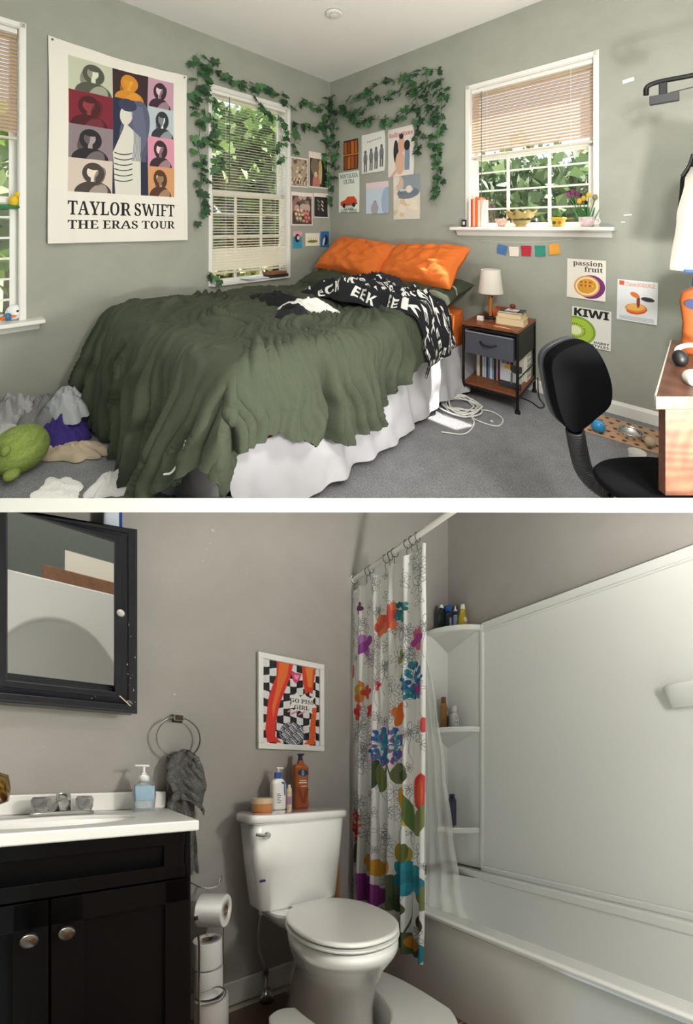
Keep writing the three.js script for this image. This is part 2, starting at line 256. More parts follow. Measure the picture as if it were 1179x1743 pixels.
// outdoors: ground, trees and shrubs seen through the windows
{
  const lawn = new THREE.Group(); lawn.name = 'ground'; lawn.rotation.y = -TURN; lawn.position.copy(bedPoint(0, -0.5, 0)); scene.add(lawn); structure(lawn, 'grass and soil outside the windows');
  part(lawn, 'lawn', at(poly([[-14, 14], [6, 14], [6, 0.13], [-0.13, 0.13], [-0.13, -6], [-14, -6]], 0.05), 0, -0.05, 0, -Q), M('#ffffff', 1, { map: rep(mottle('#5f6b3c', '#8d8a62', 6, 0.15), 0.5, 0.5) }));
  const lg = new THREE.BufferGeometry(); lg.setAttribute('position', new THREE.Float32BufferAttribute([0, 0, 0, 0.5, 0.35, 0.08, 0, 1, 0, -0.5, 0.35, 0.08], 3)); lg.setAttribute('uv', new THREE.Float32BufferAttribute([0, 0, 1, 0, 1, 1, 0, 1], 2)); lg.setIndex([0, 1, 2, 0, 2, 3]); lg.computeVertexNormals();
  const bark = M('#5d5145', 0.9);
  const plant = (name, label, a, b, r, ht, n, c1, c2, s) => {
    const o = bedThing(name, label, name === 'tree' ? 'tree' : 'shrub', [a, -0.5, b], 0, 'trees and shrubs outside');
    part(o, 'trunk', cy(0.05, 0.09, ht, 0, ht / 2, 0, 8), bark);
    const im = new THREE.InstancedMesh(lg, P('#ffffff', 0.8, { transmission: 0.3, thickness: 0, ...DS }), n); im.name = 'foliage'; im.userData.kind = 'stuff';
    const m = new THREE.Matrix4(), q = new THREE.Quaternion(), A = new THREE.Color(c1), B = new THREE.Color(c2);
    for (let i = 0; i < n; i++) {
      const t = Math.acos(rr(-1, 1)), f = rr(0, 6.283), k = r * Math.cbrt(rr(0.15, 1)) * (0.8 + 0.25 * n3(Math.cos(f) * 2, Math.sin(f) * 2, t * 2));
      q.setFromEuler(new THREE.Euler(rr(-1.5, 1.5), rr(0, 6.3), rr(-1, 1)));
      m.compose(new THREE.Vector3(k * Math.sin(t) * Math.cos(f), ht + k * Math.cos(t) * 0.9, k * Math.sin(t) * Math.sin(f)), q, new THREE.Vector3(1, 1, 1).multiplyScalar(s * rr(0.7, 1.3))); im.setMatrixAt(i, m); im.setColorAt(i, A.clone().lerp(B, rnd()));
    }
    o.add(im);
  };
  plant('tree', 'leafy green tree outside the ivy framed window', -3.4, -1.6, 1.7, 2.6, 3200, '#38552a', '#7d9a50', 0.22);
  plant('tree', 'tall green tree further along the ivy framed window', -4.6, 0.4, 1.9, 3.4, 3200, '#2f4c26', '#6c8c48', 0.24);
  plant('shrub', 'low yellow green shrub under the ivy framed window', -2.6, -0.3, 0.8, 0.6, 1200, '#5f6e34', '#9a9660', 0.16);
  plant('shrub', 'dense low hedge along the bottom of the ivy framed window', -2.2, -1.9, 1.1, 0.7, 2000, '#3c4f2a', '#75824a', 0.15);
  plant('shrub', 'second low hedge beside the yellow green shrub', -3.6, -0.9, 1.2, 1.0, 2000, '#42562c', '#7c8a50', 0.16);
  plant('tree', 'green tree outside the window with the toy bird', -3.2, 2.3, 1.4, 2.0, 2200, '#4c6e2e', '#8aa450', 0.2);
  plant('shrub', 'green hedge shrub behind the tulips outside', 1.2, -2.6, 1.3, 1.7, 2600, '#3f5a36', '#738a5e', 0.15);
  plant('shrub', 'green hedge shrub behind the cactus outside', -0.5, -3.4, 1.6, 1.9, 2600, '#3a5432', '#6e8a5a', 0.16);
  plant('shrub', 'brown leaved shrub beside the hedge outside', 2.7, -3.0, 1.2, 2.1, 2200, '#6e5438', '#94805c', 0.15);
}
// ---------------------------------------------------------------- bathroom shell (lower level)
{
  const roof = (d) => BEYE + (BROW - 860) / FOCAL * d;   // underside of the floor above follows the stair slope
  let w = bathThing('wall_back', '', '', [0, 0, 0]); structure(w, 'warm grey bathroom wall behind vanity and toilet');
  part(w, 'plaster', poly([[-3.1, -0.4], [0.1, -0.4], [0.1, roof(2.42618)], [-3.1, roof(2.42618 - 0.58911 * 3.1)]], 0.1).translate(0, 0, -0.1), bathMat);
  for (const [px, py, s] of [[362, 903, 0.012], [352, 935, 0.006], [346, 955, 0.005], [357, 925, 0.006], [297, 1182, 0.008], [75, 1271, 0.004], [420, 975, 0.003]]) { const [x, y] = onBack(px, py); part(w, 'filler_patch', bx(s, s * 0.8, 0.001, x, y, 0.0006), M('#c9c5bd', 0.8)); }
  w = bathThing('wall_tub', '', '', [0, 0, 0]); structure(w, 'warm grey wall above the tub surround');
  part(w, 'plaster', at(poly([[-0.1, -0.4], [1.9, -0.4], [1.9, roof(2.42618 - 0.80805 * 1.9)], [-0.1, roof(2.42618 + 0.08)]], 0.1), 0.1, 0, 0, 0, -Q), bathMat);
  w = bathThing('floor_bathroom', '', '', [0, 0, 0]); structure(w, 'brown tiled bathroom floor with pale grout');
  part(w, 'grout_bed', bx(2.0, 0.03, 1.0, -1.0, -0.02, 0.5), M('#d8d1c4', 0.9));
  const tm = [0, 1, 2].map((i) => M('#ffffff', 0.45, { map: mottle(['#6b4a35', '#74523b', '#634431'][i], ['#7d5a42', '#866149', '#735039'][i], 7, 0.06, 128) }));
  for (let i = 0; i < 7; i++) for (let j = 0; j < 3; j++) part(w, 'tile', bx(0.292, 0.008, 0.292, -1.94 + i * 0.3, -0.004 + 0.001 * ((i * 7 + j * 3) % 3), 0.2 + j * 0.3, 0.003), tm[(i + j * 2) % 3]);
  w = bathThing('baseboard_back', '', '', [0, 0, 0]); structure(w, 'white baseboard behind the toilet');
  part(w, 'board', bx(0.95, 0.1, 0.014, -1.25, 0.05, 0.007, 0.004), trimMat);
}

// ---------------------------------------------------------------- added lamps, all out of view, that light the rooms
{
  const o = bedThing('added_ceiling_lamp', 'added square ceiling light panel, unseen behind the camera', 'lamp', [2.55, CEIL, 2.35]);  // added panel, invented as soft fill for the bedroom
  part(o, 'frame', [bx(0.96, 0.03, 0.03, 0, -0.015, 0.465), bx(0.96, 0.03, 0.03, 0, -0.015, -0.465), bx(0.03, 0.03, 0.9, 0.465, -0.015, 0), bx(0.03, 0.03, 0.9, -0.465, -0.015, 0)], white);
  part(o, 'diffuser', bx(0.9, 0.01, 0.9, 0, -0.015, 0), M('#ffffff', 0.5, { emissive: '#fff4e6', emissiveIntensity: 2 }));
  const l = new THREE.RectAreaLight('#fffcf6', FILL_PANEL.power, FILL_PANEL.w, FILL_PANEL.h); l.name = 'added_ceiling_light'; l.position.set(0, -0.03, 0); l.rotation.x = -Q; o.add(l);
  const g = new THREE.Group(); g.name = 'added_pendant_lamp'; g.position.copy(FILL_GLOBE.at); scene.add(g); describe(g, 'added round opal pendant globe, out of view, lighting both rooms', 'lamp');  // added unseen globe, the main light put in for both rooms
  part(g, 'globe', sp(0.1, 0, 0, 0), M('#ffffff', 0.4, { emissive: '#fff2e0', emissiveIntensity: 3 })); part(g, 'cord', cy(0.004, 0.004, CEIL - FILL_GLOBE.at.y - 0.1, 0, (CEIL - FILL_GLOBE.at.y + 0.1) / 2, 0, 8), black); part(g, 'cap', cy(0.03, 0.04, 0.04, 0, 0.11, 0), black);
  const bl = bathThing('added_bath_lamp', 'added opal globe on an arm, out of view, brightening the bathroom', 'lamp', FILL_BATH.at); part(bl, 'globe', sp(0.075), M('#ffffff', 0.4, { emissive: '#fff2e0', emissiveIntensity: 3 })); part(bl, 'arm', tube([[0.07, 0, 0], [0.3, 0.02, 0], [0.5, 0.02, 0]], 0.008, 12), chrome);  // added unseen globe that brightens the bathroom from the right
  const bp = new THREE.PointLight('#fffaf3', FILL_BATH.power); bp.name = 'added_bath_light'; bp.castShadow = true; bp.shadow.radius = 3.5; bl.add(bp);
  const pt = new THREE.PointLight('#fffaf2', FILL_GLOBE.power); pt.name = 'added_pendant_light'; pt.castShadow = true; pt.shadow.radius = 5; g.add(pt);
}

// ---------------------------------------------------------------- bed
const B = { a0: 0.16, a1: 1.64, b0: 0.1, b1: 2.08, top: 0.53 };
const orangeSheet = cloth('#d56a24', { roughness: 0.7 });
{
  const o = bedThing('bed', 'low double bed with orange fitted sheet and white bed skirt', 'bed', [0, 0, 0]);
  part(o, 'bed_base', bx(B.a1 - B.a0 - 0.06, 0.12, B.b1 - B.b0 - 0.06, (B.a0 + B.a1) / 2, 0.2, (B.b0 + B.b1) / 2), M('#1b1a1c', 0.9));
  part(o, 'mattress', grid(64, 60, (u, v) => {          // sheet-covered mattress: rounded slab with pulled wrinkles
    const t = u * Math.PI * 2, c = Math.cos(t), s = Math.sin(t), e = 0.22; const rx = (B.a1 - B.a0) / 2, rz = (B.b1 - B.b0) / 2;
    const q = v < 0.5 ? ss(0, 0.42, v) : 1, drop = v < 0.42 ? 0 : (v - 0.42) / 0.58;
    const x = Math.sign(c) * Math.abs(c) ** e * rx * q, z = Math.sign(s) * Math.abs(s) ** e * rz * q;
    const wr = 0.008 * n2(x * 6 + z * 3, z * 9) + 0.012 * drop * n2(x * 14 + z * 14, 3);
    const pinch = 0.015 * Math.sin(drop * Math.PI);
    return [(B.a0 + B.a1) / 2 + x * (1 + pinch) + wr * (Math.abs(c) > 0.7 ? Math.sign(c) : 0), B.top - 0.26 * drop - 0.012 * (1 - Math.min(1, (1 - q) * 20)) + wr * (1 - drop), (B.b0 + B.b1) / 2 + z * (1 + pinch)];
  }, true), orangeSheet);
  // skirt: long side and foot, pleated, with the split at the corner
  const sk = cloth('#b9b9bf');
  part(o, 'bed_skirt', thick(grid(150, 12, (u, v) => {
    const b = mix(0.16, 2.1, u), f = 0.02 * Math.sin(b * 16 + 2 * n2(b * 2, 1)) + 0.018 * n2(b * 7, v * 1.5) + (ss(1.0, 1.02, b) - ss(1.02, 1.1, b)) * 0.03;
    const lift = 0.03 + 0.05 * ss(1.95, 2.1, b) + 0.02 * Math.max(0, n2(b * 3, 8));
    return [B.a1 + 0.005 + (0.085 + f) * v ** 0.8, Math.max(mix(0.3, lift * v, v), edgeLow(B.a1 + 0.1, b)), b];
  }), 0.002), sk);
  part(o, 'bed_skirt', thick(grid(90, 12, (u, v) => {
    const a = mix(0.3, B.a1 + 0.02, u), f = 0.03 * n2(a * 5, v * 1.3) + 0.02 * Math.sin(a * 18);
    return [a + 0.06 * v * ss(1.4, 1.62, a), Math.max(mix(0.3, 0.02 * (1 - v), v), edgeLow(a + 0.05, B.b1 + 0.08)), B.b1 + 0.01 + (0.07 + f) * v];
  }), 0.002), sk);
}
// comforter
{
  const o = bedThing('comforter', 'wrinkled dark green comforter spread over the bed and hanging to the floor', 'comforter', [0, 0, 0]);
  const T = 0.595, hemR = (b) => pl([[0.5, 0.2], [0.75, 0.26], [0.95, 0.3], [1.25, 0.43], [1.6, 0.44], [1.85, 0.38], [2.05, 0.31], [2.15, 0.25], [2.7, 0.2]], b);
  const hemF = (a) => pl([[0.08, 0.56], [0.6, 0.62], [1.0, 0.62], [1.35, 0.56], [1.55, 0.4], [1.7, 0.26], [2.1, 0.2]], a);
  const cg = grid(210, 230, (u, v) => {
    const q0 = mix(0.7, B.b1 + 0.6, v), pr = hemR(Math.min(q0, 2.2)), p = mix(0.06, B.a1 + 0.02 + pr, u), q = mix(0.42 + 0.5 * ss(1.15, 1.6, p), B.b1 + hemF(Math.min(p, 1.72)), v);
    const ex = Math.max(0, p - B.a1), ez = Math.max(0, q - B.b1 + 0.02), d = Math.hypot(ex, ez), dl = Math.max(0, 0.16 - p) * 0.5;
    const nx = d > 1e-6 ? ex / d : 0, nz = d > 1e-6 ? ez / d : 0;
    const bend = (s) => 0.09 * (1 - Math.exp(-s / 0.08)) + 0.10 * s * (nz > 0.5 ? 1.3 : 0.5);
    let x = Math.min(p, B.a1) + nx * bend(d), z = Math.min(q, B.b1 - 0.02) + nz * bend(d), y = T - Math.max(0, d - 0.055 * (1 - Math.exp(-d / 0.06))) - dl;
    // folds: gathered on the drops, creases fanned over the top
    const along = ex > ez ? q : p, g = ss(0.02, 0.2, d);
    const sl = along + 0.05 * n2(along * 1.5, d * 2.2) + 0.03 * n2(along * 3, d * 5);
    const fold = (0.085 * (rd1(sl * 3.4) - 0.6) + 0.045 * (rd1(sl * 8, 2.2) - 0.6) + 0.014 * (rd1(sl * 19, 4.4) - 0.6)) * g * (0.5 + 0.9 * ss(0.1, 0.4, d));
    x += nx * fold; z += nz * fold;
    const k = 1 - ss(0, 0.22, d), wq = z * 0.8 - x * 0.45 + 0.16 * n2(x * 1.2 + 3, z * 1.2) + 0.05 * n2(x * 3.1, z * 3.1), md = 0.55 + 0.45 * n2(x * 2 + 9, z * 2), m2 = 0.5 + 0.5 * n2(x * 2.7, z * 2.7 + 5);
    const crease = 0.045 * md * rd1(wq * 4.2, 1.3 + x * 0.5) ** 4 + 0.034 * m2 * rd1(wq * 10, 5.1 + x * 0.9) ** 3 + 0.014 * md * rd1(wq * 19, 3 + x * 1.5) ** 3 + 0.03 * n2(x * 1.3, z * 1.1);
    y += crease * (0.3 + 0.7 * k) + 0.03 * Math.exp(-(((q - 1.75) / 0.35) ** 2)) * k;
    // the foot end swells towards the window side, and the hem rests on the carpet
    if (ez > 0.1) z += 0.05 * Math.sin(p * 5 + 1) * ss(0.1, 0.5, ez);
    return [x, Math.max(y, 0.018 + 0.01 * n2(x * 9, z * 9), edgeLow(x, z)), z];
  });
  part(o, 'cover', thick(cg, 0.014), M('#ffffff', 0.95, { map: rep(mottle('#3f4638', '#444b3c', 9, 0.03), 6, 6), bumpMap: rep(weaveBump, 10, 10), bumpScale: 0.0005, ...DS }));
  part(o, 'tie', tube([[1.6, 0.4, 2.22], [1.61, 0.36, 2.24], [1.58, 0.3, 2.26], [1.54, 0.28, 2.27]], 0.0035, 20), M('#d8d8d4', 0.9));
}
// pillows
function pillowGeo(w, d, t, s) {
  const side = (sg) => grid(44, 32, (u, v) => { const x = 2 * u - 1, y = 2 * v - 1, e = (1 - x ** 4) * (1 - y ** 4), k = 1 - 0.07 * (1 - Math.abs(x)) * y * y - 0.0, kx = 1 - 0.08 * (1 - Math.abs(y)) * x * x; return [x * w / 2 * kx, y * d / 2 * k, sg * t / 2 * Math.sqrt(Math.max(0, e)) + 0.02 * n2(x * 2.2 + s, y * 2.2) * (1 - x * x) + 0.012 * ridge(x * 1.4 + y + s, y * 2 - x, 1.2) ** 3 * e - 0.008]; });
  const b = side(-1), ix = Array.from(b.index.array); for (let i = 0; i < ix.length; i += 3) [ix[i], ix[i + 1]] = [ix[i + 1], ix[i]]; b.setIndex(ix); b.computeVertexNormals(); return join([side(1), b]);
}
{
  const pil = (label, p, w, d, t, s, col, tilt, roll, turn = 0) => { const o = bedThing('pillow', label, 'pillow', p, turn, 'bed pillows'); part(o, 'cover', pillowGeo(w, d, t, s).rotateZ(roll).rotateX(tilt), col); };
  const og = cloth('#d96e26', { roughness: 0.8 }), gr = cloth('#3d4435');
  pil('dark green pillow flat under the left orange pillow, by the ivy corner', [0.5, 0.66, 0.36], 0.72, 0.44, 0.17, 3, gr, -1.35, 0.02, 0.1);
  pil('dark green pillow under the right orange pillow, beside the lamp', [1.3, 0.66, 0.3], 0.7, 0.42, 0.15, 9, gr, -1.35, 0);
  pil('bright orange pillow slumped in the corner below the small postcards', [0.6, 0.86, 0.26], 0.78, 0.42, 0.2, 1, og, -0.85, -0.12, 0.05);
  pil('bright orange pillow with a sunlit corner, next to the table lamp', [1.27, 0.84, 0.25], 0.72, 0.4, 0.18, 5, og, -0.8, 0.02, -0.08);
}
// crumpled cloth heap: a shaped outline whose fabric is folded up over whatever lies below
function heap(w, d, h, s, o = {}) {
  const nu = o.n ?? 72, low = o.low ?? 0;
  return thick(grid(nu, 34, (u, v) => {
    const t = -u * Math.PI * 2, ed = 1 + 0.25 * n2(Math.cos(t) * 1.2 + s, Math.sin(t) * 1.2) + 0.025 * n2(Math.cos(t) * 4 + s, Math.sin(t) * 4), r = v * ed, x = Math.cos(t) * r, z = Math.sin(t) * r;
    const wx = x + 0.3 * n2(x * 0.9 + s, z * 0.9), f = rd1(wx * 0.8 + z * 0.7 + s * 3, s + 0.5 * z) ** 2, f2 = rd1(wx * 2.1 - z * 1.2 + s, s * 2 + 0.7 * x) ** 2, f3 = rd1(wx * 4.2 + z * 2.4, s * 3 + x) ** 2;
    const body = Math.max(0, 1 - v * v) ** 0.55, fl = 1 - v ** 3;
    return [x * w / 2, low + h * body * (0.5 + 0.36 * f * fl + 0.2 * f2 * fl + 0.05 * f3 * fl) + 0.004 - (o.sag ? o.sag(x, z) : 0), z * d / 2];
  }, true), o.t ?? 0.006);
}
{
  // lettered throw
  const tex = canvasTex(1024, 1024, (g, w, h) => { g.fillStyle = '#15171d'; g.fillRect(0, 0, w, h); g.fillStyle = '#e6e6e4'; g.font = 'bold 92px sans-serif'; const words = ['EEK', 'EEK', 'ECK', 'EEK']; let k = 0; for (let y = 60; y < h + 60; y += 104) for (let x = (k % 2) * -90; x < w; x += 235) { g.save(); g.translate(x + 90, y); g.rotate(((k * 37) % 50 - 25) / 60); g.fillText(words[k % 4], -80, 0); g.restore(); k++; } });
  const o = bedThing('throw_blanket', 'black throw blanket with white block letters, hanging over the bed side', 'blanket', [0, 0, 0]);
  const g = grid(150, 80, (u, v) => {
    const b = mix(mix(0.46, 0.68, ss(0.3, 0.85, u)), 1.0, v) + 0.05 * Math.sin(u * 4) * (1 - v), p = mix(0.72, B.a1 + 0.04 + mix(0.22, 0.32, v), u), ex = Math.max(0, p - B.a1);
    const x = Math.min(p, B.a1) + 0.09 * (1 - Math.exp(-ex / 0.06)) + 0.05 * (1 - Math.exp(-ex / 0.05)) + 0.02 * n2(b * 9, ex * 3) * ss(0, 0.1, ex), k = 1 - ss(0, 0.15, ex), e = Math.min(1, 8 * Math.min(u + 0.02, v + 0.02, 1 - v + 0.02));
    const y = 0.625 - Math.max(0, ex - 0.04) + k * e * (0.035 + 0.06 * ridge(p * 1.3 + b, b * 3, 1.4) ** 2 + 0.025 * ridge(p * 4, b * 5 + p, 1.5) ** 2 + 0.05 * Math.exp(-(((p - 1.15) / 0.2) ** 2)));
    return [x + 0.02 * n2(p * 5, b * 5), y, b + 0.02 * n2(p * 4, b * 4 + 5)];
  });
  part(o, 'fabric', thick(g, 0.01), M('#ffffff', 0.95, { map: tex, ...DS }));
  let h = bedThing('sweater', 'black sweater bunched on the throw blanket below the pillows', 'clothes', [1.08, 0.67, 0.5], 0.2, 'clothes lying on the bed'); part(h, 'fabric', heap(0.42, 0.3, 0.11, 4), cloth('#2b2d33'));
  h = bedThing('shirt', 'black top crumpled flat on the green comforter', 'clothes', [...onFloor(468, 512, 0.62), 0].map((v, i, q) => [q[0], 0.605, q[1]][i]), 0.3, 'clothes lying on the bed'); part(h, 'fabric', heap(0.46, 0.3, 0.08, 11), cloth('#131417'));
  h = bedThing('shorts', 'black shorts rolled up in front of the white shirt on the bed', 'clothes', [...onFloor(497, 545, 0.62), 0].map((v, i, q) => [q[0], 0.61, q[1]][i]), -0.2, 'clothes lying on the bed'); part(h, 'fabric', heap(0.3, 0.19, 0.1, 17), cloth('#16181d'));
  h = bedThing('shirt', 'pale grey shirt crumpled between the black clothes on the bed', 'clothes', [...onFloor(525, 524, 0.66), 0].map((v, i, q) => [q[0], 0.635, q[1]][i]), 0.5, 'clothes lying on the bed'); part(h, 'fabric', heap(0.34, 0.15, 0.08, 23), cloth('#d9d8d4'));
}
// clothes on the floor under the first window
{
  const F = (name, label, px, py, w, d, h, s, col, turn = 0, low = 0, hy = 0) => { const [a, b] = onFloor(px, py, hy); const o = bedThing(name, label, 'clothes', [Math.max(a, w * 0.42), hy, b], turn, 'clothes dropped on the floor'); part(o, 'fabric', heap(w, d, h, s, { low, sag: hy > 0 ? (x, z) => 0.035 * Math.min(1, (x * x + z * z)) ** 2 : undefined }), cloth(col)); };
  F('jacket', 'dark grey jacket at the back of the clothes pile against the wall', 60, 690, 0.5, 0.36, 0.2, 31, '#77787a', 0.3);
  F('trousers', 'black trousers stuffed between the clothes and the comforter', 118, 690, 0.46, 0.4, 0.2, 37, '#121317', 0.6);
  F('sweatshirt', 'light grey sweatshirt folded on top of the purple garment', 112, 694, 0.3, 0.2, 0.1, 41, '#a9adb2', 0.2, 0, 0.13);
  F('sweatshirt', 'pale grey sweatshirt spilling from under the toy frog to the window', 28, 735, 0.46, 0.5, 0.12, 43, '#b5b6b8', 0.1);
  F('hoodie', 'light grey hoodie lying against the wall below the window sill', 15, 715, 0.36, 0.3, 0.22, 97, '#a0a0a2', 0.4);
  F('leggings', 'deep purple garment under the grey sweatshirt', 104, 750, 0.36, 0.24, 0.14, 47, '#3a2a78', 0.5);
  F('scarf', 'beige scarf trailing from the purple garment to the comforter', 128, 774, 0.34, 0.12, 0.06, 53, '#b7a893', 0.75);
  F('tank_top', 'small red cloth peeking out under the purple garment', 78, 768, 0.14, 0.08, 0.03, 59, '#8e1f2c', 0.3);
  F('towel', 'white cloth lying by the comforter hem on the carpet', 195, 830, 0.2, 0.14, 0.06, 61, '#dcdcdc', 1.2);
  F('towel', 'nearly flat white patch on the carpet before the toy frog', 100, 843, 0.26, 0.14, 0.02, 67, '#f2f2ee', 0.2);  // low white heap laid nearly flat on the carpet
  // plush frog
  const [a, b] = onFloor(34, 800), o = bedThing('plush_frog', 'round green frog plush toy lying on the grey clothes', 'toy', [a, 0, b], 0.2), fm = M('#ffffff', 1, { map: mottle('#74863f', '#879a50', 8, 0.1, 128), bumpMap: weaveBump, bumpScale: 0.001 });
  part(o, 'body', sp(0.115, 0, 0.1, 0, 1.05, 0.88, 0.95, 32), fm); for (const x of [-0.02, 0.085]) part(o, 'eye', sp(0.022, x, 0.155, 0.075, 1, 1, 0.8), fm);
  part(o, 'mouth', tube([[-0.1, 0.1, 0.075], [-0.04, 0.085, 0.108], [0.03, 0.1, 0.112], [0.06, 0.115, 0.1]], 0.004, 20), M('#4e5f2a', 1)); part(o, 'foot', sp(0.03, 0.105, 0.05, 0.06, 1, 0.8, 1), fm);
}

// ---------------------------------------------------------------- nightstand and what stands on it
const NS = { a: 1.885, b: 0.225, w: 0.34, d: 0.39, top: 0.5, turn: 0.06 };
const nsAt = (x, y, z) => [NS.a + x * Math.cos(NS.turn) + z * Math.sin(NS.turn), y, NS.b - x * Math.sin(NS.turn) + z * Math.cos(NS.turn)];
const nsWood = M('#ffffff', 0.4, { map: wood('#6e3b1d', '#8d5530') });
{
  const o = bedThing('nightstand', 'small nightstand with brown top, grey fabric drawer and black metal legs', 'nightstand', [NS.a, 0, NS.b], NS.turn), w = NS.w / 2, d = NS.d / 2;
  part(o, 'table_top', bx(NS.w + 0.02, 0.016, NS.d + 0.02, 0, NS.top - 0.008, 0, 0.003), nsWood); part(o, 'lower_shelf', bx(NS.w, 0.016, NS.d, 0, 0.1, 0, 0.003), nsWood);
  for (const [x, z] of [[-w, d], [w, d], [-w, -d], [w, -d]]) { const l = part(o, 'leg', cy(0.009, 0.009, NS.top - 0.02, x, (NS.top - 0.02) / 2 + 0.008, z, 12), blackMetal); part(l, 'foot', cy(0.015, 0.018, 0.016, x, 0.008, z, 12), black); }
  part(o, 'rail', [bx(NS.w, 0.016, 0.012, 0, NS.top - 0.03, d), bx(NS.w, 0.014, 0.012, 0, 0.088, d), bx(0.012, 0.014, NS.d, w, 0.088, 0), bx(0.012, 0.014, NS.d, -w, 0.088, 0), bx(0.012, 0.016, NS.d, w, NS.top - 0.03, 0), bx(0.006, 0.006, NS.d, w, 0.2, 0)], blackMetal);
  const fab = M('#4b4e5a', 0.85, { bumpMap: rep(weaveBump, 4, 2), bumpScale: 0.0006 }), dr = part(o, 'drawer', [bx(NS.w - 0.035, 0.145, NS.d - 0.02, -0.004, NS.top - 0.125, 0.02, 0.006)], fab);
  part(dr, 'drawer_lip', bx(NS.w - 0.04, 0.006, 0.006, -0.004, NS.top - 0.052, d + 0.012), M('#8b8d96', 0.8));
  part(dr, 'handle', tube([[-0.055, NS.top - 0.105, d + 0.012], [-0.03, NS.top - 0.118, d + 0.026], [0.02, NS.top - 0.12, d + 0.026], [0.05, NS.top - 0.108, d + 0.012]], 0.006, 20), black);
  part(o, 'side_panel', bx(0.006, 0.16, NS.d - 0.03, w - 0.002, NS.top - 0.115, 0), black);
}
{
  let p = nsAt(-0.07, NS.top, -0.03), o = bedThing('table_lamp', 'table lamp with white tapered shade and amber wood stem', 'lamp', p);
  part(o, 'base', lathe([[0, 0], [0.056, 0], [0.056, 0.012], [0.05, 0.018], [0, 0.018]]), black); part(o, 'stem', cy(0.012, 0.012, 0.17, 0, 0.1, 0), M('#c0702c', 0.35)); part(o, 'switch', sp(0.006, 0.012, 0.15, 0.004), black);
  part(o, 'lamp_shade', thick(lathe([[0.082, 0.175], [0.062, 0.335]], 40), 0.002), P('#f4efe8', 0.9, { transmission: 0.35, thickness: 0, ...DS })); part(o, 'shade_ring', at(new THREE.TorusGeometry(0.062, 0.002, 6, 40), 0, 0.335, 0, Q), white);
  p = nsAt(-0.1, NS.top, 0.08); o = bedThing('alarm_clock', 'small white cube clock in front of the table lamp', 'clock', p, NS.turn); part(o, 'case', bx(0.04, 0.03, 0.03, 0, 0.015, 0, 0.003), plastic); part(o, 'face', bx(0.032, 0.02, 0.001, 0, 0.015, 0.0155), M('#f0e4dc', 0.4));
  p = nsAt(-0.03, NS.top, 0.06); o = bedThing('bracelet', 'small brown bead bracelet beside the clock', 'jewellery', p); part(o, 'band', at(new THREE.TorusGeometry(0.018, 0.004, 8, 24), 0, 0.004, 0, Q), M('#7a4a34', 0.6));
  p = nsAt(0.02, NS.top, -0.06); o = bedThing('box', 'translucent orange box behind the stacked paperbacks', 'box', p, NS.turn + 0.1); part(o, 'side', [bx(0.13, 0.075, 0.004, 0, 0.0375, 0.05), bx(0.13, 0.075, 0.004, 0, 0.0375, -0.05), bx(0.004, 0.075, 0.1, 0.065, 0.0375, 0), bx(0.004, 0.075, 0.1, -0.065, 0.0375, 0)], P('#d9703c', 0.3, { transmission: 0.4, thickness: 0 })); part(o, 'bottom', bx(0.13, 0.004, 0.1, 0, 0.002, 0), M('#c05a2c', 0.5));
  const stack = [[0.17, 0.045, 0.12, '#d9c7a4', 'thick cream paperback at the bottom of the nightstand stack', 0.05], [0.15, 0.03, 0.115, '#cfae86', 'paperback in the middle of the nightstand stack', -0.04], [0.15, 0.012, 0.11, '#3a3c44', 'thin dark paperback on top of the nightstand stack', 0.02]];
  let y = NS.top; for (const [w, h, d, c, label, t] of stack) { const q = nsAt(0.09, y, 0.03); o = bedThing('book', label, 'book', q, NS.turn + t, 'books on the nightstand'); part(o, 'pages', bx(w - 0.006, h - 0.004, d - 0.004, 0, h / 2, 0), M('#e2cfac', 0.9)); part(o, 'cover', [bx(w, 0.002, d, 0, h - 0.001, 0), bx(w, 0.002, d, 0, 0.001, 0), bx(0.002, h, d, -w / 2, h / 2, 0)], M(c, 0.6)); y += h; }
  o = bedThing('magazine', 'small print with a black border lying on the paperbacks', 'magazine', nsAt(0.1, y, 0.035), NS.turn); part(o, 'cover', bx(0.1, 0.003, 0.08, 0, 0.0015, 0), M('#ffffff', 0.4, { map: canvasTex(128, 96, (g, w, h) => { g.fillStyle = '#22242a'; g.fillRect(0, 0, w, h); g.fillStyle = '#d5d8dc'; g.fillRect(8, 8, w - 30, h - 20); g.fillStyle = '#777'; g.beginPath(); g.arc(50, 45, 18, 0, 7); g.fill(); }) }));
  o = bedThing('trinket', 'dark red ball trinket on top of the nightstand books', 'trinket', nsAt(0.08, y + 0.003, -0.02)); part(o, 'ball', sp(0.018, 0, 0.015, 0, 1, 0.85, 1), M('#6a2a26', 0.4));
  // books on the lower shelf
  const cols = ['#d9d5cc', '#e6e2d8', '#3c3f46', '#e9e6df', '#c8d2dc', '#2c4a7a', '#4c88b8', '#e4e0da', '#7ba9c4', '#2b2f3a', '#d8d0d8', '#8c3a5a', '#d9d9d4', '#6fa8c8', '#e8e2d4', '#c23a34', '#e9e4da', '#b04a48', '#ece8e0', '#e8e4d6'];
  const names = ['off white', 'ivory', 'charcoal', 'cream', 'pale blue', 'navy', 'mid blue', 'warm white', 'sky blue', 'black', 'lilac grey', 'plum', 'light grey', 'light blue', 'bone', 'red', 'eggshell', 'brick red', 'chalk white', 'thick white'];
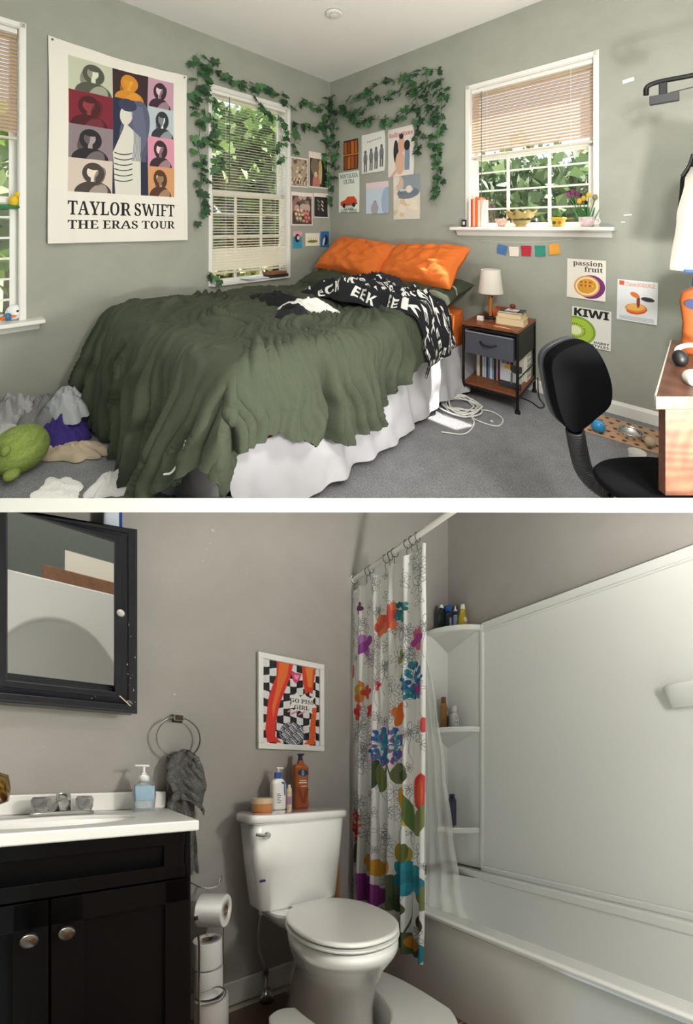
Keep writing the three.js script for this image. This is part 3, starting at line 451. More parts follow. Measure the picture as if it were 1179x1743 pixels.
  let x = -0.14; cols.forEach((c, i) => { const t = i === 19 ? 0.028 : 0.009 + (i * 7 % 5) * 0.0018, h = 0.15 + (i * 13 % 5) * 0.008; if (x + t > 0.17) return; o = bedThing('book', names[i] + ' spine standing on the lower nightstand shelf', 'book', nsAt(x + t / 2, 0.108, -0.02), NS.turn, 'books on the lower nightstand shelf'); part(o, 'cover', bx(t - 0.001, h, 0.13, 0, h / 2, 0, 0.001), M(c, 0.6)); part(o, 'pages', bx(t - 0.004, h - 0.004, 0.13, 0, h / 2, -0.002), M('#e8ddc6', 0.9)); x += t + 0.0008; });
  o = bedThing('box_file', 'white ridged box at the end of the lower shelf books', 'box', nsAt(0.11, 0.108, -0.1), NS.turn); part(o, 'case', bx(0.1, 0.2, 0.1, 0, 0.1, 0, 0.002), M('#dcdad0', 0.7)); for (let i = 0; i < 5; i++) part(o, 'rib', bx(0.102, 0.008, 0.08, 0, 0.03 + i * 0.035, 0), M('#8b8a84', 0.7));
  o = bedThing('magazine', 'grey photo book leaning on the front of the lower shelf', 'magazine', nsAt(0.105, 0.108, 0.115), NS.turn); part(o, 'cover', at(bx(0.13, 0.145, 0.008, 0, 0.0725, 0), 0, 0, 0, -0.12), M('#ffffff', 0.35, { map: canvasTex(128, 160, (g, w, h) => { g.fillStyle = '#b9bcc2'; g.fillRect(0, 0, w, h); g.fillStyle = '#2a2c33'; g.fillRect(0, h * 0.72, w, h * 0.28); g.beginPath(); g.ellipse(w * 0.75, h * 0.12, 40, 34, 0, 0, 7); g.fill(); g.fillStyle = '#e0a23a'; g.fillRect(w * 0.2, 4, 34, 30); g.fillStyle = '#5a5d66'; g.fillRect(w * 0.5, h * 0.3, 12, h * 0.5); }) }));
}
// cables and things on the carpet
{
  const [a, b] = onFloor(800, 698), o = bedThing('cable_coil', 'loose coil of white cable on the carpet beside the nightstand', 'cable', [a, 0, b]);
  const turns = []; for (let i = 0; i < 130; i++) { const t = i * 0.42, r = 0.1 + 0.035 * n2(i * 0.1, 2); turns.push([Math.cos(t) * r * 1.15 - 0.06 + 0.03 * n2(i * 0.07, 9), 0.006 + 0.03 * Math.abs(n2(i * 0.15, 4)), Math.sin(t) * r + 0.03 * n2(i * 0.09, 14)]); }
  part(o, 'cable', tube(turns, 0.0042, 700, 6), M('#d9d9d6', 0.5)); part(o, 'loop', tube([[-0.05, 0.006, 0.05], [0.1, 0.006, -0.06], [0.19, 0.005, -0.02], [0.2, 0.005, 0.08], [0.1, 0.005, 0.1], [-0.02, 0.006, 0.06]], 0.004, 90, 6), M('#d9d9d6', 0.5));
  const [e, f] = onFloor(790, 740); part(o, 'loose_end', tube([[0, 0.006, 0.06], [0.08, 0.005, 0.12], [e - a, 0.005, f - b], [e - a - 0.1, 0.005, f - b + 0.07]], 0.004, 60, 6), M('#d9d9d6', 0.5));
  const w = onFloor(772, 672), bag = bedThing('plastic_bag', 'pale crumpled bag between bed skirt and nightstand', 'bag', [w[0], 0, w[1]]); part(bag, 'film', heap(0.1, 0.12, 0.12, 71), P('#c9d0d8', 0.3, { ...DS }));
  const c = onFloor(920, 690), k = bedThing('charging_cable', 'thin black power cord looping out behind the nightstand', 'cable', [c[0], 0, c[1]]); part(k, 'cord', tube([[-0.16, 0.005, -0.02], [-0.06, 0.004, 0.0], [0.01, 0.005, 0.05], [0.02, 0.004, 0.0], [-0.04, 0.01, -0.1], [-0.06, 0.12, -0.14]], 0.004, 60, 6), black);
  const p = onFloor(595, 792), q = bedThing('power_adapter', 'small black power adapter on the carpet beside the bed skirt', 'adapter', [p[0], 0, p[1]], 0.4); part(q, 'case', bx(0.04, 0.03, 0.055, 0, 0.016, 0, 0.006), black); part(q, 'plug', bx(0.02, 0.014, 0.02, 0, 0.014, 0.035, 0.003), black);
  // mat
  const m = bedThing('floor_mat', 'tan mat with brown paw prints along the baseboard', 'mat', [2.66, 0, 0.22], 0.03);
  part(m, 'mat', bx(0.6, 0.006, 0.27, 0, 0.003, 0, 0.002), M('#ffffff', 0.95, { map: canvasTex(512, 230, (g, w, h) => { g.fillStyle = '#c09a7c'; g.fillRect(0, 0, w, h); g.fillStyle = '#4a3a30'; for (let i = 0; i < 60; i++) { const x = (i % 12) * 44 + (Math.floor(i / 12) % 2) * 22 + 10, y = Math.floor(i / 12) * 48 + 20; g.beginPath(); g.ellipse(x, y, 8, 7, 0, 0, 7); g.fill(); for (let t = -1.5; t <= 1.5; t++) { g.beginPath(); g.ellipse(x + t * 6, y - 10 + Math.abs(t) * 2, 2.6, 3.6, 0, 0, 7); g.fill(); } } }) }));
  let s = onFloor(1018, 737); let t = bedThing('toy_ball', 'shiny blue ball on the paw print mat', 'ball', [s[0], 0.006, s[1]]); part(t, 'ball', sp(0.034, 0, 0.034, 0, 1, 1, 1, 28), M('#2f8fc4', 0.35)); part(t, 'band', at(new THREE.TorusGeometry(0.0338, 0.0015, 6, 40), 0, 0.034, 0, 0.5), M('#9fc4d8', 0.5));
  s = onFloor(1106, 762); t = bedThing('toy_ball', 'small beige ball on the paw print mat', 'ball', [s[0], 0.006, s[1]]); part(t, 'ball', sp(0.024, 0, 0.024, 0), M('#cdb9a0', 0.8));
  s = onFloor(1073, 745); t = bedThing('pet_bowl', 'silver metal pet bowl on the paw print mat', 'bowl', [s[0], 0.006, s[1]]); part(t, 'bowl', lathe([[0, 0.004], [0.045, 0.004], [0.05, 0.03], [0.056, 0.034], [0.06, 0.03], [0.055, 0]]), chrome);
  s = onFloor(1084, 792); t = bedThing('cup', 'white paper cup on the carpet behind the desk chair', 'cup', [s[0], 0, s[1]]); part(t, 'wall', thick(lathe([[0.026, 0.002], [0.036, 0.065]]), 0.002), M('#efeeec', 0.7, DS)); part(t, 'base', cy(0.026, 0.026, 0.003, 0, 0.003, 0), white);
}
// ---------------------------------------------------------------- window sill above the nightstand
{
  const Y = W3.h0 + 0.004, S = (px, b = 0.03) => onRight(px, 384, b)[0];
  const bk = [[806, '#e9e4dc', 0.2, 0.018, 'white'], [812, '#b5433a', 0.21, 0.012, 'red'], [817, '#e3a98a', 0.215, 0.02, 'salmon'], [824, '#e06a2c', 0.225, 0.02, 'bright orange'], [831, '#e8e1d6', 0.2, 0.016, 'cream'], [838, '#d8b6a8', 0.205, 0.012, 'pale pink']];
  let x = S(803, 0.0); bk.forEach(([px, c, h, t, n]) => { const o = bedThing('book', n + ' book standing on the window sill', 'book', [x + t / 2, Y, 0.0], 0, 'books on the window sill'); part(o, 'cover', bx(t - 0.001, h, 0.12, 0, h / 2, 0, 0.002), M(c, 0.6)); part(o, 'pages', bx(t - 0.005, h - 0.006, 0.119, 0, h / 2 + 0.001, -0.002), M('#ece2cc', 0.9)); x += t + 0.001; });
  let o = bedThing('photo_card', 'tiny black and white photo card propped beside the sill books', 'card', [S(789, 0.05), Y, 0.05]); part(o, 'card', at(bx(0.04, 0.055, 0.002, 0, 0.028, 0), 0, 0, 0, -0.1), M('#ffffff', 0.6, { map: canvasTex(48, 64, (g, w, h) => { g.fillStyle = '#1c1c1e'; g.fillRect(0, 0, w, h); g.fillStyle = '#cfcac4'; g.fillRect(12, 16, 22, 30); }) }));
  o = bedThing('cup', 'pinkish ceramic cup beside the sill books', 'cup', [S(853, 0.03), Y, 0.03]); part(o, 'bowl', lathe([[0, 0.003], [0.022, 0.003], [0.026, 0.012], [0.042, 0.045], [0.043, 0.06], [0.039, 0.06], [0.036, 0.045], [0.018, 0.014], [0, 0.012]]), M('#ffffff', 0.4, { map: mottle('#c89a86', '#e6d2c4', 9, 0.05, 64) }));
  o = bedThing('fruit_bowl', 'leafy scalloped glass bowl on the window sill', 'bowl', [S(886, 0.02), Y, 0.02]);
  part(o, 'bowl', thick(grid(72, 12, (u, v) => { const t = -u * Math.PI * 2, r = mix(0.03, 0.105 + 0.008 * Math.sin(t * 9), v ** 0.7); return [Math.cos(t) * r, 0.012 + 0.095 * v + 0.008 * Math.sin(t * 9) * v, Math.sin(t) * r * 0.75]; }, true), 0.004), P('#c7b273', 0.25, { transmission: 0.35, thickness: 0, ...DS })); part(o, 'foot', cy(0.03, 0.036, 0.014, 0, 0.007, 0), M('#b9a468', 0.4));
  for (let i = 0; i < 7; i++) part(o, 'leaf_ornament', at(sp(0.02, 0, 0, 0, 1, 0.6, 0.3, 10), Math.cos(i * 0.9) * 0.085, 0.09 + 0.01 * (i % 2), Math.sin(i * 0.9) * 0.06 + 0.01, 0.5, i, 0), M(['#6e7446', '#d2c08a', '#44502c'][i % 3], 0.4));
  part(o, 'filling', heap(0.15, 0.1, 0.05, 77, { low: 0.04 }), M('#3c4632', 0.7, DS));
  o = bedThing('cactus_pot', 'small green cactus in a yellow patterned square pot', 'plant', [S(950, 0.04), Y, 0.04]); part(o, 'pot', loft([{ y: 0, rx: 0.03, rz: 0.03, p: 6 }, { y: 0.048, rx: 0.037, rz: 0.037, p: 6 }, { y: 0.048, rx: 0.042, rz: 0.042, p: 6 }, { y: 0.062, rx: 0.042, rz: 0.042, p: 6 }]), M('#c8a83a', 0.5)); for (const [dx, c] of [[-0.016, '#3c4a2c'], [0.016, '#c25a2c']]) part(o, 'painted_dot', at(cy(0.011, 0.011, 0.003), dx, 0.026, 0.036, Q), M(c, 0.5));
  part(o, 'cactus', lathe([[0, 0.06], [0.014, 0.062], [0.018, 0.08], [0.012, 0.1], [0.004, 0.118], [0, 0.12]], 14), M('#3f6a38', 0.7));
  o = bedThing('flower_mug', 'white mug with pink pattern holding the tulips', 'mug', [S(998, 0.03), Y, 0.03]); part(o, 'mug', lathe([[0, 0.003], [0.03, 0.003], [0.04, 0.02], [0.043, 0.055], [0.047, 0.062], [0.043, 0.062], [0.038, 0.05], [0, 0.012]]), M('#ffffff', 0.35, { map: mottle('#f2ecea', '#d9b9c4', 10, 0.03, 64) })); part(o, 'handle', at(new THREE.TorusGeometry(0.02, 0.004, 8, 20), 0.05, 0.034, 0), M('#efe6e6', 0.35));
  const fl = bedThing('tulips', 'purple and yellow tulips standing in the patterned mug', 'flowers', [S(998, 0.03), Y + 0.02, 0.03]);
  [[-0.075, 0.19, 0.01, '#7a2f62'], [-0.1, 0.175, 0, '#8a3a70'], [-0.055, 0.175, -0.01, '#6e2a5c'], [-0.015, 0.145, 0.01, '#d9a53a'], [0.01, 0.165, 0, '#e0b44a'], [0.045, 0.15, 0, '#8d8a5a'], [-0.035, 0.13, 0.02, '#e0a93c']].forEach(([x, y, z, c]) => { const st = part(fl, 'stem', tube([[x * 0.15, 0, z * 0.3], [x * 0.5, y * 0.5, z], [x, y, z]], 0.0028, 12, 6), M('#3f7a3c', 0.7)); part(st, 'flower', lathe([[0, -0.006], [0.012, 0], [0.015, 0.014], [0.009, 0.028], [0.001, 0.03]], 10).translate(x, y, z), M(c, 0.7)); });
  for (let i = 0; i < 6; i++) part(fl, 'leaf', at(sp(0.05, 0, 0.05, 0, 0.12, 1.1, 0.05, 10), (i - 2.5) * 0.012, 0, 0, 0, i, (2.5 - i) * 0.17), M('#3d8048', 0.6));
  // window bench items behind the bed
  const [b2] = onLeft(470, 476, 0.0); o = bedThing('book', 'brown book lying on a stack at the window behind the bed', 'book', [-0.02, W2.h0 + 0.035, b2], Q + 0.1); part(o, 'cover', bx(0.2, 0.022, 0.12, 0, 0.011, 0, 0.003), M('#8a5a3c', 0.6));
  o = bedThing('book', 'black book under the brown one at the window behind the bed', 'book', [-0.02, W2.h0 + 0.01, b2], Q); part(o, 'cover', bx(0.22, 0.024, 0.13, 0, 0.012, 0, 0.003), M('#26272b', 0.6));
  o = bedThing('paper_stack', 'loose white papers on the sill behind the bed', 'papers', [-0.02, W2.h0 + 0.01, b2 + 0.22], Q); part(o, 'sheet', [at(bx(0.2, 0.003, 0.12), 0, 0.003, 0, 0, 0.1), at(bx(0.2, 0.003, 0.12), 0.02, 0.008, 0, 0, -0.2), at(bx(0.18, 0.003, 0.1), -0.03, 0.012, 0, 0, 0.3)], M('#e6edf2', 0.7));
  // left sill: toys
  const b1 = (px, py) => onLeft(px, py, 0.0)[0];
  o = bedThing('toy_bird', 'yellow toy bird on a green perch fixed to the window', 'toy', [-0.01, onLeft(12, 352)[1], b1(12, 352)], Q); part(o, 'perch', at(sp(0.05, 0, 0, 0, 1.5, 0.25, 0.6), 0, 0, 0), M('#1f7a46', 0.4)); part(o, 'bird', [sp(0.028, 0.03, 0.035, 0, 0.8, 1.2, 0.8), sp(0.018, 0.05, 0.075, 0), at(cy(0.002, 0.008, 0.03), 0.066, 0.078, 0, 0, 0, -Q)], M('#e6c21e', 0.5));
  o = bedThing('toy_fish', 'small blue and orange block toy on the first window sill', 'toy', [0.0, W1.h0 + 0.005, b1(12, 540)], Q); part(o, 'body', [sp(0.02, 0, 0.03, 0.02, 1, 1.1, 0.7)], M('#2a6f9c', 0.4)); part(o, 'fin', at(cy(0.001, 0.016, 0.04), -0.03, 0.025, 0.02, 0, 0, Q), M('#e0702a', 0.4)); part(o, 'beak', at(cy(0.001, 0.01, 0.03), 0.03, 0.03, 0.02, 0, 0, -Q), M('#e0702a', 0.4));
  o = bedThing('globe_toy', 'white rounded toy with a black dot behind the blue toy', 'toy', [-0.02, W1.h0 + 0.005, b1(25, 535)], Q); part(o, 'body', sp(0.04, 0, 0.045, 0, 1, 1.1, 0.8), M('#eef1f4', 0.4)); part(o, 'dot', sp(0.006, 0.012, 0.055, 0.032), black);
}
// flags strung under the sill
{
  const o = bedThing('flag_garland', 'string of five small coloured cloth flags under the window sill', 'garland', [0, 0, 0]);
  const L0 = onRight(818, 409), L1 = onRight(975, 407), pts = []; for (let i = 0; i <= 10; i++) pts.push([mix(L0[0], L1[0], i / 10), mix(L0[1], L1[1], i / 10) - 0.018 * Math.sin(i / 10 * Math.PI), 0.012]);
  part(o, 'string', tube(pts, 0.0012, 40, 5), M('#e8e4dc', 0.9));
  [[854, 425, '#4a72ac'], [874, 428, '#e6dcd4'], [895, 427, '#b42a3c'], [919, 427, '#2f8a78'], [943, 424, '#dfa040']].forEach(([px, py, c], i) => { const p = onRight(px, py, 0.015); part(o, 'flag', at(thick(grid(6, 6, (u, v) => [(u - 0.5) * 0.065, (0.5 - v) * 0.07, 0.006 * Math.sin(v * 4 + u * 2 + i)]), 0.001), p[0], p[1], 0.012, 0, 0, [-0.2, 0.02, 0.0, 0.05, 0.12][i]), M(c, 0.9, DS)); });
}

// ---------------------------------------------------------------- things on the walls
const bust = (g, x, y, w, h, bg, dark, light, k = 0) => {      // plain generic figure stand-in
  g.save(); g.beginPath(); g.rect(x, y, w, h); g.clip(); g.fillStyle = bg; g.fillRect(x, y, w, h);
  const cx = x + w * (0.5 + 0.06 * Math.sin(k * 2)), cy0 = y + h * 0.36;
  g.fillStyle = dark; g.beginPath(); g.ellipse(cx, y + h * 0.42, w * 0.25, h * 0.32, 0.1 * Math.cos(k), 0, 7); g.fill();
  g.beginPath(); g.ellipse(cx, y + h * 1.02, w * 0.42, h * 0.36, 0, 0, 7); g.fill();
  g.fillStyle = light; g.beginPath(); g.ellipse(cx - w * 0.02, cy0 + h * 0.02, w * 0.13, h * 0.18, 0.1 * k % 0.3, 0, 7); g.fill(); g.fillRect(cx - w * 0.06, cy0 + h * 0.12, w * 0.1, h * 0.2);
  g.globalAlpha = 0.55; g.fillStyle = light; g.beginPath(); g.ellipse(cx + w * 0.1, y + h * 1.05, w * 0.2, h * 0.34, 0.5, 0, 7); g.fill(); g.fillStyle = dark; g.beginPath(); g.ellipse(cx + w * 0.17 * Math.cos(k * 3), y + h * 0.5, w * 0.12, h * 0.3, 0.3, 0, 7); g.fill(); g.globalAlpha = 1;
  g.fillStyle = dark; g.beginPath(); g.ellipse(cx, cy0 - h * 0.13, w * 0.15, h * 0.09, 0, 0, 7); g.fill(); g.restore();
};
const fit = (g, s, x, y, w, font) => { g.font = font; const m = g.measureText(s).width; g.save(); g.translate(x, y); g.scale(w / m, 1); g.fillText(s, 0, 0); g.restore(); };
{
  const b0 = 1.542, b1 = 2.38, h0 = 1.032, h1 = 2.292, W = b1 - b0, H = h1 - h0;
  const fx = (px, py) => (b1 - onLeft(px, py)[0]) / W, fy = (px, py) => (h1 - onLeft(px, py)[1]) / H;
  const tex = canvasTex(1024, 1536, (g, w, h) => {
    g.fillStyle = '#e9e6df'; g.fillRect(0, 0, w, h);
    const x0 = fx(114, 200) * w, x1 = fx(294, 200) * w, y0 = fy(294, 142) * h, y1 = fy(294, 336) * h, cw = [0.375, 0.345, 0.28], X = [x0, x0 + (x1 - x0) * cw[0], x0 + (x1 - x0) * (cw[0] + cw[1]), x1], rh = (y1 - y0) / 4;
    bust(g, X[0], y0, X[1] - X[0], rh, '#c4c9b4', '#55584c', '#d9dccb', 1); bust(g, X[0], y0 + rh, X[1] - X[0], rh, '#7d2a37', '#4b2027', '#8f3c46', 2); bust(g, X[0], y0 + rh * 2, X[1] - X[0], rh, '#8d8086', '#2e2a2e', '#a79aa0', 3); bust(g, X[0], y0 + rh * 3, X[1] - X[0], rh, '#d3c6bb', '#4a4340', '#e4dace', 4);
    bust(g, X[1], y0, X[2] - X[1], rh * 0.95, '#3b2b2c', '#d08a2c', '#e0a23e', 5); bust(g, X[2], y0, X[3] - X[2], rh, '#c39bb0', '#3d2a38', '#e3c4d0', 6); bust(g, X[2], y0 + rh, X[3] - X[2], rh, '#b7c4cb', '#33383e', '#dbe3e6', 7); bust(g, X[2], y0 + rh * 2, X[3] - X[2], rh, '#d795ac', '#3c2c36', '#e9c3cf', 8); bust(g, X[2], y0 + rh * 3, X[3] - X[2], rh, '#d29a6c', '#553a2c', '#e6bf9a', 9);
    g.fillStyle = '#2c3046'; g.fillRect(X[1], y0 + rh * 0.95, X[2] - X[1], rh * 3.05);
    // centre: plain standing figure
    const cx = (X[1] + X[2]) / 2, s = X[2] - X[1]; g.fillStyle = '#5b5f78'; g.beginPath(); g.ellipse(cx + s * 0.12, y0 + rh * 1.9, s * 0.42, rh * 1.0, 0.2, 0, 7); g.fill(); g.fillStyle = '#d9d8ce'; g.beginPath(); g.ellipse(cx - s * 0.12, y0 + rh * 1.45, s * 0.19, rh * 0.34, 0.15, 0, 7); g.fill();
    g.beginPath(); g.moveTo(cx - s * 0.15, y0 + rh * 1.7); g.lineTo(cx + s * 0.3, y0 + rh * 2.1); g.lineTo(cx + s * 0.28, y0 + rh * 4); g.lineTo(cx - s * 0.42, y0 + rh * 4); g.lineTo(cx - s * 0.5, y0 + rh * 2.7); g.fill();
    g.strokeStyle = '#3d3d46'; g.lineWidth = 8; for (let i = 0; i < 6; i++) { g.beginPath(); g.moveTo(cx - s * 0.46, y0 + rh * (2.7 + i * 0.17)); g.quadraticCurveTo(cx - s * 0.2, y0 + rh * (2.8 + i * 0.17), cx + s * 0.05, y0 + rh * (2.65 + i * 0.17)); g.stroke(); }
    g.strokeStyle = '#6f738c'; g.lineWidth = 5; for (let i = 0; i < 12; i++) { g.beginPath(); g.moveTo(cx + s * (0.0 + 0.03 * i), y0 + rh * 1.1); g.quadraticCurveTo(cx + s * (0.2 + 0.03 * i), y0 + rh * 2, cx + s * (0.05 + 0.035 * i), y0 + rh * 2.9); g.stroke(); }
    g.fillStyle = '#3a3f5a'; g.beginPath(); g.ellipse(cx - s * 0.08, y0 + rh * 1.13, s * 0.27, rh * 0.2, 0, 0, 7); g.fill();
    g.fillStyle = '#e9e6df'; for (const [px, py, ww, hh] of []) g.fillRect(px, py, ww, hh);
    g.fillStyle = '#1a1a1c'; g.textBaseline = 'alphabetic'; const t1 = fy(294, 369) * h, t2 = fy(294, 389) * h; fit(g, 'TAYLOR SWIFT', x0, t1, x1 - x0, 'bold 150px serif'); fit(g, 'THE ERAS TOUR', x0, t2, x1 - x0, 'bold 92px serif');
  });
  const o = bedThing('tapestry', 'white wall tapestry with a grid of portraits and bold black lettering', 'tapestry', [0.012, 0, b1], Q);
  part(o, 'fabric', thick(grid(40, 50, (u, v) => [u * W + 0.004 * Math.sin(v * 5) * (u < 0.5 ? 1 : -1), h1 - v * H - (v < 0.2 ? 0.02 * Math.sin(u * Math.PI) * (1 - v * 5) : 0), 0.006 + 0.012 * Math.max(0, n2(u * 3, v * 1.2)) + 0.01 * v * (u < 0.15 ? 1.5 : 0.4)]).rotateX(0), 0.002), M('#ffffff', 0.9, { map: tex, bumpMap: rep(weaveBump, 10, 10), bumpScale: 0.0004, ...DS }));
  for (const x of [0.02, W - 0.02]) part(o, 'tack', at(cy(0.006, 0.006, 0.006), x, h1 - 0.02, 0.014, Q), M('#6a6a66', 0.5));
}
function sheet(wall, name, label, cat, quad, draw, o = {}) {
  const q = wall === 'R' ? onRightWall(...quad) : wall === 'L' ? onLeftWall(...quad) : null;
  const obj = wall === 'R' ? bedThing(name, label, cat, [q.x, q.y, 0.003], 0, o.group) : bedThing(name, label, cat, [0.003, q.y, q.x], Q, o.group);
  const W = 160, Hh = Math.round(W * q.h / q.w), s = o.scale ?? 2;
  const g = thick(grid(4, 6, (u, v) => [(u - 0.5) * q.w, (0.5 - v) * q.h, 0.001 + (o.curl ?? 0.006) * (v * 2 - 1) ** 4 * u]), 0.0008).rotateZ(o.roll ?? 0);
  part(obj, 'print', g, M('#ffffff', 0.55, { map: canvasTex(W * s, Hh * s, (c) => { c.scale(s, s); draw(c, W, Hh); }), ...DS }));
}
const bg = (g, w, h, c) => { g.fillStyle = c; g.fillRect(0, 0, w, h); };
const blob = (g, c, x, y, rx, ry, t = 0) => { g.fillStyle = c; g.beginPath(); g.ellipse(x, y, rx, ry, t, 0, 7); g.fill(); };
const speck = (g, w, h, cols, n, r, k) => { let s = k * 977 + 3; const q = () => (s = (s * 16807) % 2147483647) / 2147483647; for (let i = 0; i < n; i++) blob(g, cols[i % cols.length], q() * w, q() * h, r * (0.4 + q()), r * (0.4 + q()), q() * 3); };
const framed = (g, w, h, top, c) => { bg(g, w, h, '#e9ddd6'); g.fillStyle = c; g.fillRect(7, top, w - 14, h - top - 8); g.save(); g.beginPath(); g.rect(7, top, w - 14, h - top - 8); g.clip(); };
const pp = { group: 'prints taped to the walls' };
sheet('L', 'art_print', 'sepia print of a crowd scene beside the ivy framed window', 'print', [494, 266, 523, 320], (g, w, h) => { framed(g, w, h, 10, '#a8957f'); speck(g, w, h, ['#cdbfa6', '#84745f', '#5d5146'], 40, 12, 2); for (let i = 0; i < 22; i++) blob(g, ['#4a4038', '#d9cbb4'][i % 2], i * 7.5, h * 0.72 + (i * 37 % 30), 6, 14); g.restore(); }, pp);
sheet('L', 'art_print', 'dark garden painting print with a woman in pale dress, top right of four', 'print', [525, 257, 557, 322], (g, w, h) => { framed(g, w, h, 40, '#3c3a30'); blob(g, '#c8ad7c', 95, 120, 16, 80); blob(g, '#7a6a58', 50, 90, 34, 60); blob(g, '#b6756a', 60, 200, 30, 70); blob(g, '#d9b8a0', 56, 140, 12, 18); blob(g, '#20291f', 135, 200, 24, 170); g.restore(); }, pp);
sheet('L', 'art_print', 'print of pink flowers in a vase before a dark background, lowest of four', 'print', [495, 326, 531, 384], (g, w, h) => { framed(g, w, h, 22, '#4b3a34'); speck(g, w, h * 0.5, ['#93706a', '#b7a79a', '#5c544c'], 14, 26, 5); for (let i = 0; i < 26; i++) blob(g, ['#d68a80', '#e8b9a8', '#a84f4c', '#7d8a5c'][i % 4], 30 + (i * 53 % 110), h * 0.52 + (i * 29 % 70), 10, 9); g.restore(); }, pp);
sheet('L', 'art_print', 'small dark flower print nearest the ivy corner', 'print', [533, 328, 558, 371], (g, w, h) => { framed(g, w, h, 30, '#231f1e'); for (let i = 0; i < 18; i++) blob(g, ['#6d8a7c', '#c9d2c4', '#8a4a4c', '#b98a88'][i % 4], 45 + (i * 41 % 80), 60 + (i * 31 % 90), 8, 7); g.restore(); }, pp);
sheet('L', 'postcard', 'narrow postcard in pink, black and turquoise', 'postcard', [498, 394, 513, 422], (g, w, h) => { bg(g, w, h, '#2c93b4'); g.fillStyle = '#e0a3ae'; g.fillRect(0, 0, w, h * 0.3); blob(g, '#1d1a22', 80, h * 0.4, 45, 60); blob(g, '#e6b7ae', 95, h * 0.38, 26, 30); }, pp);
sheet('L', 'postcard', 'white postcard with an olive green boat shape', 'postcard', [519, 397, 543, 418], (g, w, h) => { bg(g, w, h, '#ece8d8'); blob(g, '#7d7c2c', 80, h * 0.65, 60, 12); g.fillStyle = '#8e8a4c'; for (let i = 0; i < 4; i++) g.fillRect(40 + i * 25, h * 0.35, 4, h * 0.3); }, pp);
sheet('L', 'postcard', 'blue postcard with a dark and white bird shape', 'postcard', [545, 394, 559, 420], (g, w, h) => { bg(g, w, h, '#2a6fae'); blob(g, '#1c2440', 95, h * 0.55, 45, 70); blob(g, '#e9edf0', 60, h * 0.65, 18, 60, 0.3); blob(g, '#d08f9c', 80, h * 0.4, 14, 12); }, pp);
sheet('R', 'art_print', 'amber and brown print of a panelled shelf, beside the ivy corner', 'print', [585, 241, 610, 287], (g, w, h) => { bg(g, w, h, '#3f2212'); for (let i = 0; i < 4; i++) for (let j = 0; j < 2; j++) { g.fillStyle = ['#a8581c', '#8a4416', '#b86a26'][(i + j) % 3]; g.fillRect(8 + i * 38, 12 + j * h * 0.5, 30, h * 0.42); } g.fillStyle = '#d08a3c'; g.fillRect(0, h * 0.48, w, 8); }, pp);
sheet('R', 'poster', 'white poster with four grey standing figures and small heading', 'poster', [616, 231, 656, 291], (g, w, h) => { bg(g, w, h, '#e6e6e2'); g.fillStyle = '#8a8c90'; for (let i = 0; i < 9; i++) g.fillRect(38 + i * 11, 40 - i * 1.2, 7, 6); [[26, 0], [66, -6], [100, -10], [136, -18]].forEach(([x, d]) => { blob(g, '#55585e', x, 95 + d, 8, 10); blob(g, '#777a80', x, 130 + d, 14, 32); g.fillStyle = '#63666c'; g.fillRect(x - 11, 140 + d, 9, 62); g.fillRect(x + 2, 140 + d, 9, 62); }); }, { ...pp, curl: 0.012 });
sheet('R', 'magazine_cover', 'magazine cover poster with red masthead and two figures', 'poster', [661, 222, 705, 297], (g, w, h) => { bg(g, w, h, '#e4dfda'); g.fillStyle = '#c2313a'; g.textAlign = 'center'; g.font = 'bold 26px serif'; fit(g, 'RollingStone', 80, 44, 148, 'bold 30px serif'); blob(g, '#2b2a30', 50, 120, 16, 60); blob(g, '#d9a78f', 84, 90, 22, 44); blob(g, '#dab09a', 76, 180, 30, 60); blob(g, '#2c2a2e', 84, 46, 14, 14); g.fillStyle = '#7f93ac'; g.fillRect(104, 110, 30, 110); blob(g, '#22242a', 118, 95, 18, 26); g.strokeStyle = '#dcae96'; g.lineWidth = 16; g.beginPath(); g.moveTo(70, 200); g.lineTo(20, 250); g.stroke(); }, { ...pp, curl: 0.012 });
sheet('R', 'poster', 'white poster of an orange car under green lettering', 'poster', [577, 295, 612, 361], (g, w, h) => { bg(g, w, h, '#e6eee8'); g.fillStyle = '#22493c'; g.textAlign = 'center'; fit(g, 'NOSTALGIA', 80, 34, 140, 'bold 34px serif'); fit(g, 'ULTRA', 80, 66, 84, 'bold 34px serif'); g.fillStyle = '#cf4a1e'; g.beginPath(); g.moveTo(14, 190); g.lineTo(16, 168); g.lineTo(50, 158); g.lineTo(72, 140); g.lineTo(120, 140); g.lineTo(138, 158); g.lineTo(146, 186); g.fill(); blob(g, '#1d1d20', 42, 190, 13, 13); blob(g, '#1d1d20', 118, 188, 13, 13); g.fillStyle = '#7d9a94'; for (let i = 0; i < 8; i++) { g.fillRect(14, 212 + i * 7, 58, 4); g.fillRect(82, 212 + i * 7, 60, 4); } g.fillStyle = '#1d3a32'; fit(g, 'FRANK', 80, h - 34, 64, 'bold 22px sans-serif'); fit(g, 'OCEAN', 80, h - 12, 74, 'bold 22px sans-serif'); }, pp);
sheet('R', 'poster', 'pale blue and pink photo poster with a small seated figure', 'poster', [623, 312, 662, 363], (g, w, h) => { bg(g, w, h, '#c3d2e4'); blob(g, '#e3cfd6', 80, 0, 120, 36); blob(g, '#9fb3cc', 150, 110, 40, 80); blob(g, '#8d8ea0', 66, h * 0.66, 12, 14); blob(g, '#a3a2b0', 64, h * 0.84, 26, 34); }, pp);
